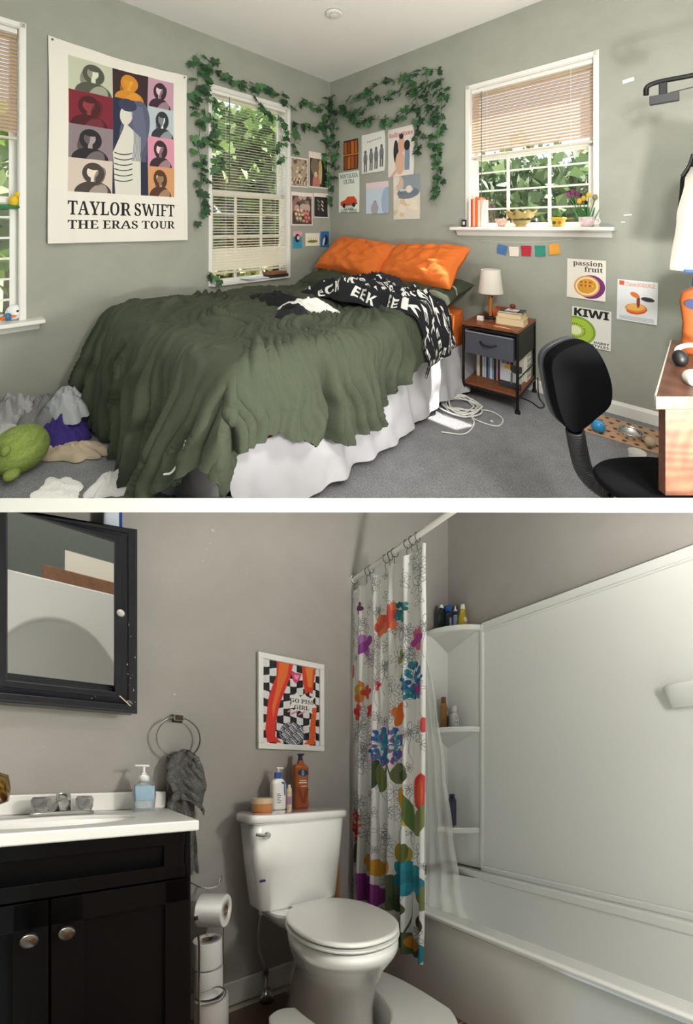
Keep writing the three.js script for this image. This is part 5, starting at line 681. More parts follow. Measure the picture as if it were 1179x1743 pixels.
// framed print
{
  const p0 = onBack(439, 1109, 0.015), p1 = onBack(551, 1279, 0.015), w = p1[0] - p0[0], h = p0[1] - p1[1], o = bathThing('framed_print', 'white framed checkerboard print with red legs and mirror ball', 'picture', [(p0[0] + p1[0]) / 2, (p0[1] + p1[1]) / 2, 0.002]);
  for (const g of [bx(w, 0.026, 0.018, 0, h / 2 - 0.013, 0.009, 0.002), bx(w, 0.026, 0.018, 0, -h / 2 + 0.013, 0.009, 0.002), bx(0.024, h - 0.052, 0.018, -w / 2 + 0.012, 0, 0.009, 0.002), bx(0.024, h - 0.052, 0.018, w / 2 - 0.012, 0, 0.009, 0.002)]) part(o, 'frame_rail', g, M('#f2f1ee', 0.4));
  part(o, 'print', bx(w - 0.045, h - 0.049, 0.006, 0, 0, 0.004), M('#ffffff', 0.35, { map: canvasTex(380, 600, (g, W, H) => {
    for (let i = 0; i < 9; i++) for (let j = 0; j < 11; j++) { g.fillStyle = (i + j) % 2 ? '#23252a' : '#e2e4e6'; const s = 8 * Math.sin(i + j); g.beginPath(); g.moveTo(i * 44, j * 56 + s); g.lineTo(i * 44 + 44, j * 56 - s); g.lineTo(i * 44 + 44, j * 56 + 56 - s); g.lineTo(i * 44, j * 56 + 56 + s); g.fill(); }
    const leg = (pts, c) => { g.fillStyle = c; g.beginPath(); pts.forEach(([x, y], i) => i ? g.lineTo(x, y) : g.moveTo(x, y)); g.fill(); };
    leg([[88, 0], [195, 0], [180, 90], [150, 180], [110, 300], [85, 430], [80, 545], [120, 588], [30, 588], [18, 500], [26, 400], [36, 280], [60, 190], [88, 100]], '#dc3a30'); leg([[105, 0], [170, 0], [155, 100], [122, 190], [85, 320], [66, 420], [60, 330], [88, 190]], '#e8743c'); leg([[255, 0], [352, 0], [340, 120], [330, 200], [300, 190], [280, 210], [262, 120]], '#dc4a30'); leg([[330, 300], [362, 280], [352, 440], [345, 590], [268, 590], [310, 545], [316, 420]], '#e0622c'); leg([[280, 10], [335, 0], [325, 150], [300, 150]], '#e88a3c');
    leg([[180, 60], [255, 60], [238, 110], [215, 140], [195, 120]], '#d94a78'); leg([[200, 76], [240, 74], [226, 110], [210, 108]], '#eda0b4');
    leg([[172, 235], [205, 240], [215, 205], [245, 235], [275, 205], [300, 240], [350, 215], [330, 255], [362, 300], [325, 310], [330, 355], [290, 335], [270, 360], [240, 340], [205, 355], [210, 320], [170, 330], [185, 290]], '#f0efec');
    g.fillStyle = '#1b1b1d'; g.textAlign = 'center'; g.font = 'bold 42px serif'; g.fillText('GO PISS', 258, 282); g.fillText('GIRL', 254, 330); for (let i = 0; i < 5; i++) { g.fillStyle = '#d9839c'; g.beginPath(); g.ellipse(170 + i * 24, 350 + (i % 2) * 14, 16, 6, -0.7, 0, 7); g.fill(); }
    g.save(); g.beginPath(); g.arc(190, 515, 84, 0, 7); g.clip(); for (let i = 0; i < 340; i++) { const v = (i * 97 % 256); g.fillStyle = `rgb(${v},${v},${Math.min(255, v + 12)})`; g.fillRect(106 + (i % 20) * 9, 430 + Math.floor(i / 20) * 10, 8, 9); } g.restore();
  }) }));
}
// ---------------------------------------------------------------- toilet
const TX = -1.19;
{
  const o = bathThing('toilet', 'white two piece toilet with closed lid', 'toilet', [TX, 0, 0]);
  const tank = part(o, 'tank', loft([[0.43, 0.17, 0.075, 0.128], [0.44, 0.185, 0.085, 0.125], [0.6, 0.205, 0.092, 0.124], [0.785, 0.222, 0.1, 0.124]].map(([y, rx, rz, z]) => ({ y, rx, rz, z, p: 5 })), 64), porcelain);
  const lid = part(tank, 'tank_lid', loft([[0.782, 0.228, 0.105], [0.79, 0.236, 0.112], [0.812, 0.236, 0.112], [0.822, 0.226, 0.104], [0.824, 0.1, 0.05]].map(([y, rx, rz]) => ({ y, rx, rz, z: 0.125, p: 5 })), 64), porcelain);
  part(tank, 'flush_lever', [at(cy(0.014, 0.014, 0.01), -0.17, 0.742, 0.226, Q), tube([[-0.17, 0.742, 0.236], [-0.19, 0.744, 0.24], [-0.218, 0.75, 0.236]], 0.006, 14)], chrome, 'chrome flush lever'); part(tank, 'label_strip', bx(0.04, 0.01, 0.001, -0.172, 0.562, 0.205), M('#2a3566', 0.5));
  part(o, 'bowl', loft([[0.0, 0.125, 0.24, 0.36], [0.02, 0.127, 0.242, 0.36], [0.05, 0.118, 0.23, 0.36], [0.16, 0.112, 0.215, 0.375], [0.24, 0.122, 0.21, 0.4], [0.29, 0.15, 0.205, 0.425], [0.335, 0.175, 0.222, 0.445], [0.36, 0.182, 0.228, 0.452], [0.388, 0.18, 0.226, 0.452], [0.392, 0.16, 0.2, 0.452]].map(([y, rx, rz, z]) => ({ y: y * 1.06, rx, rz, z, x: 0.02, p: 2.15 })), 64), porcelain);
  part(o, 'tank_shelf', loft([[0.36, 0.1, 0.12], [0.39, 0.14, 0.13], [0.42, 0.15, 0.13], [0.434, 0.148, 0.125]].map(([y, rx, rz]) => ({ y, rx, rz, z: 0.17, p: 3.5 })), 48), porcelain);
  const st = part(o, 'seat', loft([[0.392, 0.178, 0.22], [0.396, 0.186, 0.228], [0.408, 0.186, 0.228], [0.41, 0.16, 0.2]].map(([y, rx, rz]) => ({ y, rx, rz, z: 0.45, x: 0.02, p: 2.2, ...{ y: y + 0.024 } })), 64), plastic); part(o, 'seat_lid', loft([[0.412, 0.17, 0.212], [0.414, 0.184, 0.226], [0.424, 0.184, 0.226], [0.43, 0.174, 0.216], [0.432, 0.08, 0.1]].map(([y, rx, rz]) => ({ y, rx, rz, z: 0.45, x: 0.02, p: 2.2, ...{ y: y + 0.024 } })), 64), plastic);
  for (const x of [-0.07, 0.07]) part(o, 'hinge', bx(0.03, 0.016, 0.03, x + 0.02, 0.442, 0.235, 0.005), plastic);
  // supply valve and hose
  const s = bathThing('water_supply', 'chrome supply valve with braided hose below the tank', 'valve', [0, 0, 0]); const q = (px, py) => { const p = onBack(px, py, 0.06); return [p[0], p[1], 0.06]; };
  part(s, 'hose', tube([q(445, 1552), q(440, 1590), q(442, 1620), q(450, 1645)], 0.007, 30, 8), M('#c9c7c4', 0.4, { metalness: 0.3 })); part(s, 'nut', [cy(0.014, 0.012, 0.03, ...q(445, 1550))], white); const v = q(452, 1662); part(s, 'valve_body', [cy(0.01, 0.01, 0.1, v[0], v[1] - 0.01, v[2]), cy(0.014, 0.014, 0.016, v[0], v[1] + 0.02, v[2])], chrome); part(s, 'valve_handle', lathe([[0, 0.06], [0.016, 0.055], [0.026, 0.02], [0.03, 0.002], [0, 0]], 24).translate(v[0], 0.0, v[2] + 0.01), chrome);
  // foot stool
  const w = bathThing('toilet_stool', 'white curved foot stool tucked round the toilet base', 'stool', [TX, 0, 0]);
  const U = new THREE.Shape(); U.moveTo(-0.26, -0.74); U.quadraticCurveTo(-0.27, -0.5, -0.235, -0.42); U.quadraticCurveTo(-0.2, -0.4, -0.165, -0.43); U.quadraticCurveTo(-0.15, -0.7, 0, -0.7); U.quadraticCurveTo(0.16, -0.7, 0.165, -0.4); U.quadraticCurveTo(0.2, -0.36, 0.22, -0.38); U.quadraticCurveTo(0.275, -0.5, 0.262, -0.74); U.quadraticCurveTo(0.2, -0.88, 0, -0.87); U.quadraticCurveTo(-0.18, -0.87, -0.26, -0.74);
  part(w, 'step', new THREE.ExtrudeGeometry(U, { depth: 0.15, bevelEnabled: true, bevelSize: 0.014, bevelThickness: 0.012, bevelSegments: 4, curveSegments: 16 }).rotateX(-Q).translate(0, 0.012, 0), plastic);
}
// bottles on the tank lid
{
  const Y = 0.824, X = (px, z) => onBack(px, 1370, z)[0];
  let o = bathThing('cream_jar', 'short amber jar of cream with pale lid on the toilet tank', 'jar', [X(446, 0.12), Y, 0.12], 0, 'toiletries on the tank'); part(o, 'jar', cy(0.042, 0.042, 0.034, 0, 0.017, 0, 32), M('#c98a52', 0.4)); part(o, 'lid', cy(0.044, 0.044, 0.022, 0, 0.045, 0, 32), M('#d9c3a4', 0.4));
  o = bathThing('lotion_bottle', 'white pump bottle with bright blue collar on the toilet tank', 'bottle', [X(473, 0.09), Y, 0.09], 0, 'toiletries on the tank'); part(o, 'bottle', loft([{ y: 0, rx: 0.03, rz: 0.022, p: 3 }, { y: 0.008, rx: 0.033, rz: 0.024, p: 3 }, { y: 0.11, rx: 0.034, rz: 0.024, p: 3 }, { y: 0.13, rx: 0.026, rz: 0.02 }, { y: 0.136, rx: 0.014, rz: 0.014 }]), M('#f0f0ee', 0.35)); part(o, 'swoosh', at(loft([{ y: 0, rx: 0.003, rz: 0.002 }, { y: 0.05, rx: 0.012, rz: 0.002 }, { y: 0.06, rx: 0.008, rz: 0.002 }]), 0.022, 0.062, 0.021, 0, 0, 0.2), M('#2a62ae', 0.4)); part(o, 'lettering', bx(0.03, 0.05, 0.001, -0.004, 0.05, 0.0245), M('#ffffff', 0.5, { map: canvasTex(96, 160, (g, w, h) => { g.fillStyle = '#f0f0ee'; g.fillRect(0, 0, w, h); g.fillStyle = '#4c5058'; for (let i = 0; i < 6; i++) g.fillRect(10, 12 + i * 24, 40 + (i * 23 % 34), 10); }) })); part(o, 'pump', [cy(0.016, 0.016, 0.026, 0, 0.148, 0)], M('#2458a6', 0.35)); part(o, 'nozzle', [cy(0.006, 0.006, 0.02, 0, 0.168, 0), at(bx(0.034, 0.008, 0.014, 0, 0, 0, 0.003), 0.008, 0.18, 0)], plastic);
  o = bathThing('perfume_bottle', 'slim clear spray bottle with lilac label on the toilet tank', 'bottle', [X(492, 0.11), Y, 0.11], 0, 'toiletries on the tank'); part(o, 'bottle', cy(0.012, 0.012, 0.08, 0, 0.04, 0), P('#e2cfb4', 0.15)); part(o, 'label', cy(0.0123, 0.0123, 0.034, 0, 0.04, 0), M('#a98aa0', 0.5)); part(o, 'cap', [cy(0.011, 0.011, 0.012, 0, 0.086, 0), cy(0.006, 0.007, 0.016, 0, 0.1, 0)], M('#e6dfc8', 0.4));
  o = bathThing('lotion_bottle', 'tall amber lotion bottle with navy oval label on the toilet tank', 'bottle', [X(511, 0.08), Y, 0.08], 0, 'toiletries on the tank'); part(o, 'bottle', loft([{ y: 0, rx: 0.034, rz: 0.024, p: 3 }, { y: 0.01, rx: 0.04, rz: 0.026, p: 3 }, { y: 0.09, rx: 0.034, rz: 0.023, p: 3 }, { y: 0.18, rx: 0.038, rz: 0.025, p: 3 }, { y: 0.196, rx: 0.03, rz: 0.02, p: 2.4 }, { y: 0.202, rx: 0.016, rz: 0.014 }, { y: 0.216, rx: 0.014, rz: 0.013 }]), M('#9a5226', 0.3)); const em = canvasTex(128, 64, (g, w, h) => { g.fillStyle = '#16284e'; g.fillRect(0, 0, w, h); g.fillStyle = '#8ec4e6'; g.font = 'bold 26px sans-serif'; g.textAlign = 'center'; g.fillText('Vaseline', w / 2, 42); }); part(o, 'label', at(cy(0.026, 0.026, 0.002, 0, 0, 0, 28).scale(1, 1, 0.55), 0, 0.16, 0.0255, Q), M('#ffffff', 0.4, { map: em })); part(o, 'print', [bx(0.034, 0.004, 0.001, 0, 0.126, 0.0245), bx(0.04, 0.005, 0.001, 0, 0.116, 0.0242), bx(0.03, 0.003, 0.001, 0.004, 0.1, 0.024)], M('#ecd9c4', 0.5)); part(o, 'crest', at(poly([[-0.03, 0.035], [-0.012, 0.035], [0, -0.01], [0.014, 0.03], [0.03, 0.035], [0.008, -0.04], [-0.004, -0.04]], 0.001), 0, 0.055, 0.0245), M('#7d341c', 0.4)); part(o, 'pump', [cy(0.01, 0.012, 0.024, 0, 0.226, 0), at(bx(0.03, 0.009, 0.014, 0, 0, 0, 0.003), 0.002, 0.243, 0)], M('#2c3044', 0.4));
  const [px, py] = onBack(574, 1462, 0.09); o = bathThing('plunger', 'wooden plunger handle standing behind the toilet', 'plunger', [px, 0, 0.09]); part(o, 'handle', cy(0.011, 0.011, py - 0.06, 0, (py + 0.06) / 2, 0), M('#b07a44', 0.6)); part(o, 'cup', lathe([[0.012, 0.1], [0.03, 0.09], [0.06, 0.04], [0.062, 0.002], [0.055, 0.002], [0.05, 0.03], [0, 0.07]]), M('#5c2420', 0.6));
}
// toilet roll stand
{
  const x = -1.555, z = 0.12, roll = M('#efeeec', 0.95, { bumpMap: fineBump, bumpScale: 0.0006 }), core = M('#8a6a52', 0.9);
  const o = bathThing('toilet_roll_stand', 'chrome wire stand for toilet rolls beside the vanity', 'stand', [x, 0, z]);
  part(o, 'base', at(new THREE.TorusGeometry(0.07, 0.004, 8, 36), 0, 0.006, 0, Q), chrome); for (const [dx, dz] of [[0.062, -0.01], [-0.045, 0.055]]) part(o, 'upright', tube([[dx, 0.006, dz], [dx, 0.2, dz], [dx * 0.98, 0.36, dz], [dx * 1.05, 0.4, dz]], 0.004, 30), chrome); part(o, 'post', cy(0.005, 0.005, 0.57, -0.055, 0.29, -0.045), chrome); part(o, 'hook', tube([[-0.055, 0.57, -0.045], [-0.01, 0.55, 0.0], [0.03, 0.555, 0.02], [0.046, 0.59, 0.02]], 0.004, 24), chrome); part(o, 'arm', bx(0.085, 0.02, 0.012, -0.015, 0.455, 0.03, 0.003), chrome, 'flat chrome roll arm'); part(o, 'loop', tube([[-0.04, 0.2, 0.066], [0.02, 0.205, 0.084], [0.04, 0.18, 0.086], [0.02, 0.155, 0.084], [-0.04, 0.15, 0.066]], 0.003, 30), chrome);
  const r3 = (label, p, R, L, axis) => { const t = bathThing('toilet_roll', label, 'toilet roll', p, 0, 'toilet rolls'); const g = lathe([[0.02, -L / 2], [R - 0.003, -L / 2], [R, -L / 2 + 0.004], [R, L / 2 - 0.004], [R - 0.003, L / 2], [0.02, L / 2], [0.02, -L / 2]], 40), c = new THREE.CylinderGeometry(0.0198, 0.0198, L * 0.98, 24, 1, true); if (axis) { g.rotateX(Q); g.rotateY(0.9); c.rotateX(Q); c.rotateY(0.9); } part(t, 'paper', g, roll); part(t, 'core', c, M('#8a6a52', 0.9, DS)); };
  r3('toilet roll on the chrome arm beside the vanity', [x + 0.02, 0.462, z + 0.01], 0.06, 0.1, true); r3('top spare toilet roll in the wire stand', [x, 0.305, z], 0.053, 0.1); r3('middle spare toilet roll in the wire stand', [x + 0.004, 0.2, z], 0.053, 0.1); r3('bottom spare toilet roll in the wire stand', [x + 0.012, 0.072, z + 0.01], 0.062, 0.14);
}

// ---------------------------------------------------------------- tub, surround, shower curtain
const tubMat = P('#eceeeb', 0.22, { clearcoat: 0.3 });
{
  const X = -0.73, H = 0.38, L = 1.7, o = bathThing('bathtub', 'white bathtub with broad front rim', 'bathtub', [0, 0, 0]);
  part(o, 'apron', [bx(0.02, H - 0.02, L, X + 0.02, (H - 0.02) / 2, L / 2 + 0.04)], tubMat); part(o, 'rim', [bx(0.085, 0.03, L, X + 0.042, H - 0.014, L / 2 + 0.02, 0.012), bx(0.75, 0.03, 0.07, -0.37, H - 0.014, 0.035, 0.01), bx(0.06, 0.05, L, -0.03, H + 0.005, L / 2, 0.012)], tubMat);
  part(o, 'basin', grid(60, 16, (u, v) => { const t = -u * Math.PI * 2, e = 0.35, c = Math.cos(t), s = Math.sin(t), k = v < 0.75 ? 1 - 0.12 * (v / 0.75) ** 2 : mix(0.88, 0.01, (v - 0.75) / 0.25); return [-0.35 + Math.sign(c) * Math.abs(c) ** e * 0.3 * k, v < 0.75 ? mix(H - 0.012, 0.07, v / 0.75) : 0.07 - 0.01 * Math.sin((v - 0.75) * 6), 0.86 + Math.sign(s) * Math.abs(s) ** e * 0.8 * k]; }, true), M('#eceeeb', 0.25, DS));
  const w = bathThing('tub_surround', 'white moulded tub surround with raised rim and corner shelves', 'tub surround', [0, 0, 0]);
  part(w, 'wall_panel', bx(0.012, 1.43, 1.45, -0.006, 1.135, 0.985), tubMat); part(w, 'end_panel', bx(0.75, 1.41, 0.012, -0.375, 1.125, 0.006), tubMat); part(w, 'corner_panel', bx(0.016, 1.43, 0.262, -0.008, 1.135, 0.131), tubMat);
  part(w, 'top_band', [bx(0.022, 0.05, 1.45, -0.011, 1.847, 0.985, 0.006), bx(0.012, 0.012, 1.45, -0.02, 1.818, 0.985, 0.004)], tubMat); part(w, 'upright_rib', bx(0.03, 1.45, 0.022, -0.012, 1.14, 0.263, 0.008), tubMat); part(w, 'base_ledge', [bx(0.03, 0.034, 1.45, -0.015, 0.424, 0.985, 0.008)], tubMat);
  const shelf = (y, rx, rz, drop) => { const s = new THREE.Shape(); s.moveTo(0, 0); s.lineTo(-rx, 0); s.bezierCurveTo(-rx, -rz * 0.45, -rx * 0.5, -rz * 0.9, 0, -rz); s.lineTo(0, 0); const top = new THREE.ExtrudeGeometry(s, { depth: 0.022, bevelEnabled: true, bevelSize: 0.004, bevelThickness: 0.006, bevelSegments: 3, curveSegments: 20 }).rotateX(-Q).translate(0, y - 0.028, 0); const curve = s.getPoints(20); const cone = grid(24, 6, (u, v) => { const p = curve[Math.min(curve.length - 1, Math.round(u * (curve.length - 1)))], k = 1 - v; return [p.x * k * 0.96, y - 0.028 - drop * v ** 1.2, -p.y * k * 0.96]; }); part(w, 'corner_shelf', [top, cone], P('#eceeeb', 0.22, { clearcoat: 0.3, ...DS })); };
  shelf(1.862, 0.2, 0.262, 0.09); shelf(1.26, 0.2, 0.255, 0.1); shelf(0.66, 0.2, 0.25, 0.1);
  part(w, 'soap_ledge', loft([{ y: 1.24, rx: 0.03, rz: 0.11, p: 4 }, { y: 1.3, rx: 0.05, rz: 0.13, p: 4 }, { y: 1.325, rx: 0.055, rz: 0.135, p: 4 }, { y: 1.33, rx: 0.05, rz: 0.13, p: 4 }]).translate(-0.05, 0, 1.25), tubMat);
  // bottles on the shelves
  const bt = (name, label, x, y, z, rings, mat, cap, capMat, extra) => { const b = bathThing(name, label, 'bottle', [x, y, z], 0, 'bottles on the tub shelves'); part(b, 'bottle', loft(rings), mat); if (cap) part(b, 'cap', cap, capMat); if (extra) part(b, 'label', extra[0], extra[1]); };
  const Y1 = 1.868;
  bt('shampoo_bottle', 'dark green shampoo bottle with white cap on the top shelf', -0.142, Y1, 0.065, [{ y: 0, rx: 0.024, rz: 0.018, p: 3 }, { y: 0.1, rx: 0.024, rz: 0.018, p: 3 }, { y: 0.125, rx: 0.016, rz: 0.014 }], M('#1a2a26', 0.25), cy(0.01, 0.015, 0.022, 0, 0.134, 0), white);
  bt('shampoo_bottle', 'charcoal shampoo bottle with bright blue cap on the top shelf', -0.105, Y1, 0.085, [{ y: 0, rx: 0.025, rz: 0.019, p: 3 }, { y: 0.085, rx: 0.024, rz: 0.018, p: 3 }, { y: 0.1, rx: 0.018, rz: 0.016 }], M('#34383e', 0.3), cy(0.024, 0.019, 0.036, 0, 0.122, 0), M('#2f62a8', 0.35), [bx(0.018, 0.05, 0.001, 0, 0.04, 0.0195), M('#a8adb4', 0.4)]);
  bt('nozzle_bottle', 'slim blue bottle with white nozzle on the top shelf', -0.078, Y1, 0.118, [{ y: 0, rx: 0.014, rz: 0.014 }, { y: 0.1, rx: 0.014, rz: 0.014 }, { y: 0.104, rx: 0.012, rz: 0.012 }], M('#8aa0bc', 0.3), lathe([[0.014, 0.104], [0.013, 0.112], [0.005, 0.116], [0.002, 0.142], [0, 0.142]]), white, [cy(0.0143, 0.0143, 0.02, 0, 0.09, 0), M('#2c3c5a', 0.4)]);
  bt('shampoo_bottle', 'teardrop yellow baby shampoo bottle on the top shelf', -0.05, Y1, 0.15, [{ y: 0, rx: 0.032, rz: 0.02, p: 2.6 }, { y: 0.03, rx: 0.036, rz: 0.022, p: 2.6 }, { y: 0.08, rx: 0.027, rz: 0.018 }, { y: 0.112, rx: 0.016, rz: 0.014 }], P('#d2bb3c', 0.2, { transmission: 0.3, thickness: 0.03 }), cy(0.013, 0.017, 0.03, 0, 0.126, 0), M('#ece6d4', 0.4), [at(sp(0.016, 0, 0, 0, 1, 1, 0.1), 0, 0.045, 0.021), M('#e9dfc4', 0.4)]);
  const Y2 = 1.266;
  bt('conditioner_bottle', 'bronze tapered bottle on the middle shelf', -0.135, Y2, 0.075, [{ y: 0, rx: 0.02, rz: 0.016 }, { y: 0.12, rx: 0.026, rz: 0.02 }, { y: 0.145, rx: 0.02, rz: 0.016 }], M('#94663a', 0.3, { metalness: 0.2 }), cy(0.015, 0.016, 0.04, 0, 0.162, 0), M('#6e4a30', 0.4));
  bt('dropper_bottle', 'small black and clear bottle behind on the middle shelf', -0.1, Y2, 0.07, [{ y: 0, rx: 0.012, rz: 0.012 }, { y: 0.06, rx: 0.013, rz: 0.013 }, { y: 0.075, rx: 0.008, rz: 0.008 }], M('#3a3f3c', 0.3), cy(0.008, 0.008, 0.04, 0, 0.092, 0), M('#c9d2cc', 0.3));
  bt('lotion_bottle', 'clear squat bottle with printed label on the middle shelf', -0.075, Y2, 0.105, [{ y: 0, rx: 0.03, rz: 0.022, p: 3 }, { y: 0.075, rx: 0.03, rz: 0.022, p: 3 }, { y: 0.092, rx: 0.016, rz: 0.014 }], M('#c9ccca', 0.25), cy(0.018, 0.018, 0.038, 0, 0.112, 0), M('#dcdedc', 0.3), [bx(0.036, 0.05, 0.001, 0, 0.035, 0.0222), M('#ffffff', 0.5, { map: canvasTex(96, 128, (g, W, HH) => { g.fillStyle = '#dcdedc'; g.fillRect(0, 0, W, HH); g.fillStyle = '#5c6262'; g.fillRect(8, 8, 76, 10); g.fillRect(12, 30, 50, 8); g.fillRect(14, 72, 22, 22); g.fillRect(60, 64, 14, 34); }) })]);
  bt('body_wash_bottle', 'dark navy bottle on the lowest shelf behind the clear liner', -0.1, 0.666, 0.11, [{ y: 0, rx: 0.03, rz: 0.02, p: 3 }, { y: 0.15, rx: 0.03, rz: 0.02, p: 3 }, { y: 0.17, rx: 0.018, rz: 0.014 }], M('#2b2c50', 0.3), cy(0.016, 0.018, 0.02, 0, 0.18, 0), M('#22244a', 0.4));
}
{
  const CX = -0.775, RY = 2.0, ZW = 0.512;
  const r = bathThing('shower_rod', 'white shower curtain rod with wall flange', 'rod', [0, 0, 0]); part(r, 'rod', at(cy(0.0125, 0.0125, 0.66, 0, 0, 0, 18), CX, RY, 0.33, Q), trimMat); part(r, 'flange', at(cy(0.022, 0.024, 0.012), CX, RY, 0.006, Q), trimMat);
  const hooks = [0.015, 0.12, 0.15, 0.26, 0.29, 0.32, 0.4, 0.43, 0.46];
  const c = bathThing('shower_curtain', 'white shower curtain printed with colourful flowers and line drawings', 'curtain', [0, 0, 0]);
  const top = RY - 0.055, bot = 0.19;
  const tex = canvasTex(640, 1900, (g, w, h) => {
    const q = (px, py) => { const p = onTub(px, py, CX); return [p[0] / ZW * w, (top - p[1]) / (top - bot) * h]; }, S = (px) => w / ZW * 0.0028;   // canvas units per photo pixel, roughly
    g.fillStyle = '#edeeee'; g.fillRect(0, 0, w, h);
    g.strokeStyle = '#85888f'; g.lineWidth = 2; let s = 5; const rn = () => (s = (s * 16807) % 2147483647) / 2147483647;
    for (let i = 0; i < 190; i++) { const x = rn() * w, y = rn() * h; const n = 5 + Math.floor(rn() * 3), R = 14 + rn() * 34, a0 = rn() * 6; for (let k = 0; k < n; k++) { const a = a0 + k / n * 6.28; g.beginPath(); g.moveTo(x, y); g.quadraticCurveTo(x + Math.cos(a - 0.5) * R, y + Math.sin(a - 0.5) * R, x + Math.cos(a) * R * 1.3, y + Math.sin(a) * R * 1.3); g.quadraticCurveTo(x + Math.cos(a + 0.5) * R, y + Math.sin(a + 0.5) * R, x, y); g.stroke(); } if (i % 3 === 0) { g.beginPath(); g.moveTo(x, y); g.bezierCurveTo(x + 20, y + 50, x - 30, y + 90, x + rn() * 40, y + 150); g.stroke(); } }
    const fl = (px, py, r, c, c2, n = 6, sy = 1) => { const [x, y] = q(px, py), R = r * 5.6; for (let k = 0; k < n; k++) { const a = k / n * 6.28 + px; g.fillStyle = k % 2 ? c : c2; g.beginPath(); g.ellipse(x + Math.cos(a) * R * 0.5, y + Math.sin(a) * R * 0.5 * sy, R * 0.52, R * 0.4 * sy, a, 0, 7); g.fill(); } g.fillStyle = c; g.beginPath(); g.ellipse(x, y, R * 0.4, R * 0.4 * sy, 0, 0, 7); g.fill(); };
    const lf = (px, py, rx, ry, c, t) => { const [x, y] = q(px, py); g.fillStyle = c; g.beginPath(); g.ellipse(x, y, rx * 5.6, ry * 3.8, t, 0, 7); g.fill(); };
    const clus = (px, py, rx, ry, cols, n) => { const [x, y] = q(px, py); for (let i = 0; i < n; i++) { const a = rn() * 6.28, d = Math.sqrt(rn()); g.fillStyle = cols[i % cols.length]; g.beginPath(); g.ellipse(x + Math.cos(a) * d * rx * 5, y + Math.sin(a) * d * ry * 3.4, 13, 10, a, 0, 7); g.fill(); } };
    const stem = (pts, c = '#5d6650', lw = 7) => { g.strokeStyle = c; g.lineWidth = lw; g.beginPath(); pts.forEach((p, i) => { const [x, y] = q(...p); i ? g.lineTo(x, y) : g.moveTo(x, y); }); g.stroke(); };
    fl(613, 1037, 6, '#8a3a6a', '#5c3a56', 4); fl(665, 1052, 13, '#e2574a', '#ef7f5c'); fl(649, 1066, 9, '#e2604a', '#ea8a5a', 5, 1.4); clus(682, 1040, 10, 14, ['#2f7f88', '#3c94a0', '#256a72'], 30); fl(709, 1087, 10, '#b1459c', '#d06a8c', 5); fl(620, 1100, 12, '#9a4aa0', '#b87ac0', 4); fl(683, 1118, 7, '#6c7458', '#9aa04c', 3);
    clus(700, 1160, 17, 26, ['#2b7f96', '#3a93a8', '#2460a0'], 90); clus(706, 1172, 8, 7, ['#a83a8c'], 10); fl(645, 1168, 5, '#d83a48', '#e05a50', 3); fl(612, 1180, 10, '#c8b04a', '#d8803c', 5, 1.3); fl(622, 1178, 7, '#e0604a', '#d84a40', 4); fl(609, 1212, 9, '#d63a46', '#e25a4c', 5); fl(626, 1210, 7, '#cc3a48', '#e0604c', 4); fl(679, 1216, 11, '#e2742c', '#e88a4a', 4); lf(601, 1144, 3, 10, '#d8525a', 0); lf(724, 1235, 3, 9, '#d64a50', 0);
    stem([[655, 1290], [652, 1330]]); stem([[662, 1290], [668, 1325]]); clus(655, 1270, 30, 28, ['#2f88a8', '#2c5fb0', '#3f9fb8', '#7a5ab0', '#b04a90', '#dfe6ea'], 240); lf(640, 1318, 6, 20, '#3c4f3a', 0.2); lf(648, 1324, 6, 20, '#71804a', -0.2); lf(680, 1316, 12, 13, '#6a7450', -0.4); lf(686, 1320, 7, 10, '#4a5a3c', -0.4);
    stem([[712, 1370], [704, 1400], [703, 1440]]); lf(716, 1348, 11, 24, '#dc3f36', 0.1); lf(713, 1352, 4, 20, '#ea6a48', 0); lf(720, 1350, 3, 20, '#ec7a4c', 0); lf(688, 1372, 7, 26, '#d8ae3c', -0.35); lf(695, 1384, 5, 26, '#5f7a44', -0.35); lf(715, 1396, 9, 22, '#7d8650', 0.5); clus(608, 1404, 10, 28, ['#d83a4a', '#e26a5c', '#e8a0a0', '#c8303c'], 110); lf(609, 1402, 4, 6, '#e29a3c', 0); lf(606, 1450, 5, 16, '#5d6a44', 0.2);
    stem([[692, 1470], [694, 1490]]); lf(686, 1452, 11, 14, '#a89a3c', 0); lf(684, 1452, 4, 13, '#c8b048', 0); lf(692, 1452, 3, 13, '#5c6a38', 0.1); lf(628, 1468, 9, 12, '#e0ac3c', 0.4); lf(645, 1477, 9, 12, '#e2a83a', -0.3); lf(660, 1475, 6, 13, '#dca04a', 0.1); stem([[654, 1462], [662, 1458], [664, 1500]], '#6a7058', 5);
    g.fillStyle = '#9a3f98'; g.beginPath(); [[614, 1484], [627, 1490], [640, 1504], [662, 1520], [655, 1535], [640, 1545], [615, 1530]].forEach((p, i) => { const [x, y] = q(...p); i ? g.lineTo(x, y) : g.moveTo(x, y); }); g.fill(); lf(668, 1518, 12, 24, '#5c6a48', 0.2); lf(722, 1524, 10, 18, '#7d8450', 0.4);
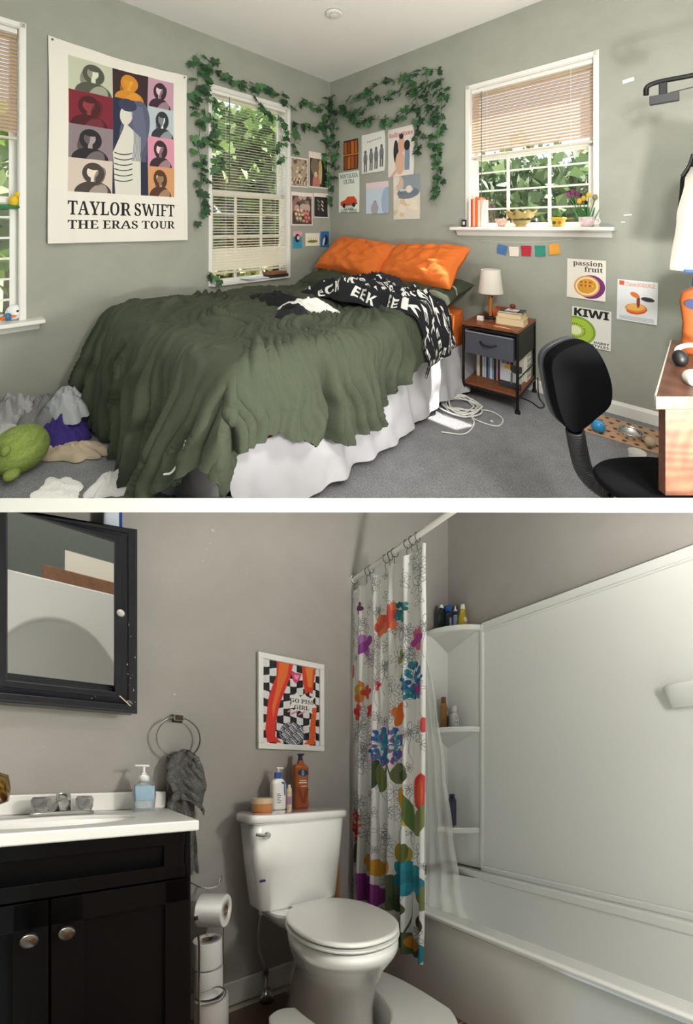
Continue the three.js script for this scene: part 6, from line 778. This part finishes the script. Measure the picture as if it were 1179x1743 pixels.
    stem([[690, 1520], [684, 1560], [688, 1595]]); stem([[704, 1515], [700, 1560], [690, 1600]]); fl(690, 1492, 17, '#1f8094', '#2b94a8', 5, 0.8); fl(706, 1500, 15, '#23869a', '#2f9ab0', 5, 0.8); lf(686, 1488, 3, 7, '#dcae3c', 0.3); lf(680, 1538, 12, 11, '#4a5a3c', 0.2); lf(694, 1612, 14, 20, '#5f6c48', 0.2); lf(702, 1606, 7, 9, '#d8a03a', 0.2); lf(716, 1572, 6, 10, '#4c4a30', 0); lf(712, 1636, 14, 6, '#23869a', 0.1); lf(720, 1620, 6, 12, '#2b8ea4', 0.2);
  });
  part(c, 'fabric', thick(grid(120, 40, (u, v) => { const z = 0.004 + u * ZW, k = mix(0.35, 1, v), pl1 = 0.016 * Math.sin(u * 30 + 0.8 * Math.sin(u * 9)) + 0.012 * Math.sin(u * 61 + 2); const sag = v < 0.06 ? 0.012 * Math.abs(Math.sin(u * 26)) * (1 - v / 0.06) : 0; return [CX - 0.006 + pl1 * k + 0.008 * n2(u * 4, v * 3), mix(top, bot, v) - sag + 0.03 * (1 - v) * 0 * u, z + 0.004 * Math.sin(v * 5)]; }), 0.0012), P('#ffffff', 0.85, { map: tex, transmission: 0.0, ...DS }));
  for (const z of hooks) { const h = bathThing('curtain_ring', 'dark wire curtain hook on the shower rod', 'curtain ring', [CX, RY, z], 0, 'hooks of the shower curtain'); part(h, 'wire', at(new THREE.TorusGeometry(0.019, 0.0016, 6, 28), 0, -0.006, 0, 0, rr(-0.3, 0.3)), M('#3c3c3e', 0.4, { metalness: 0.6 })); part(h, 'stem', tube([[0, -0.024, 0], [-0.004, -0.04, 0], [-0.002, -0.062, 0.002]], 0.0014, 10, 5), M('#3c3c3e', 0.4, { metalness: 0.6 })); }
  const l = bathThing('shower_liner', 'translucent plastic shower liner hanging inside the tub', 'liner', [0, 0, 0]);
  const edge = (py) => onTub(pl([[935, 728], [1000, 732], [1060, 737], [1200, 748], [1300, 757], [1400, 769], [1480, 781], [1560, 797]], py), py, -0.66)[0];
  part(l, 'film', grid(40, 60, (u, v) => { const y = mix(RY - 0.045, 0.3, v), py = mix(938, 1560, v), z0 = 0.4, z1 = edge(py); return [-0.745 + 0.085 * ss(0, 0.6, v) + 0.008 * Math.sin(u * 18 + v * 2), y, mix(z0, z1, u)]; }), P('#f2f4f2', 0.35, { transmission: 0.72, thickness: 0, ...DS }));
}
renderer.render(scene, camera);
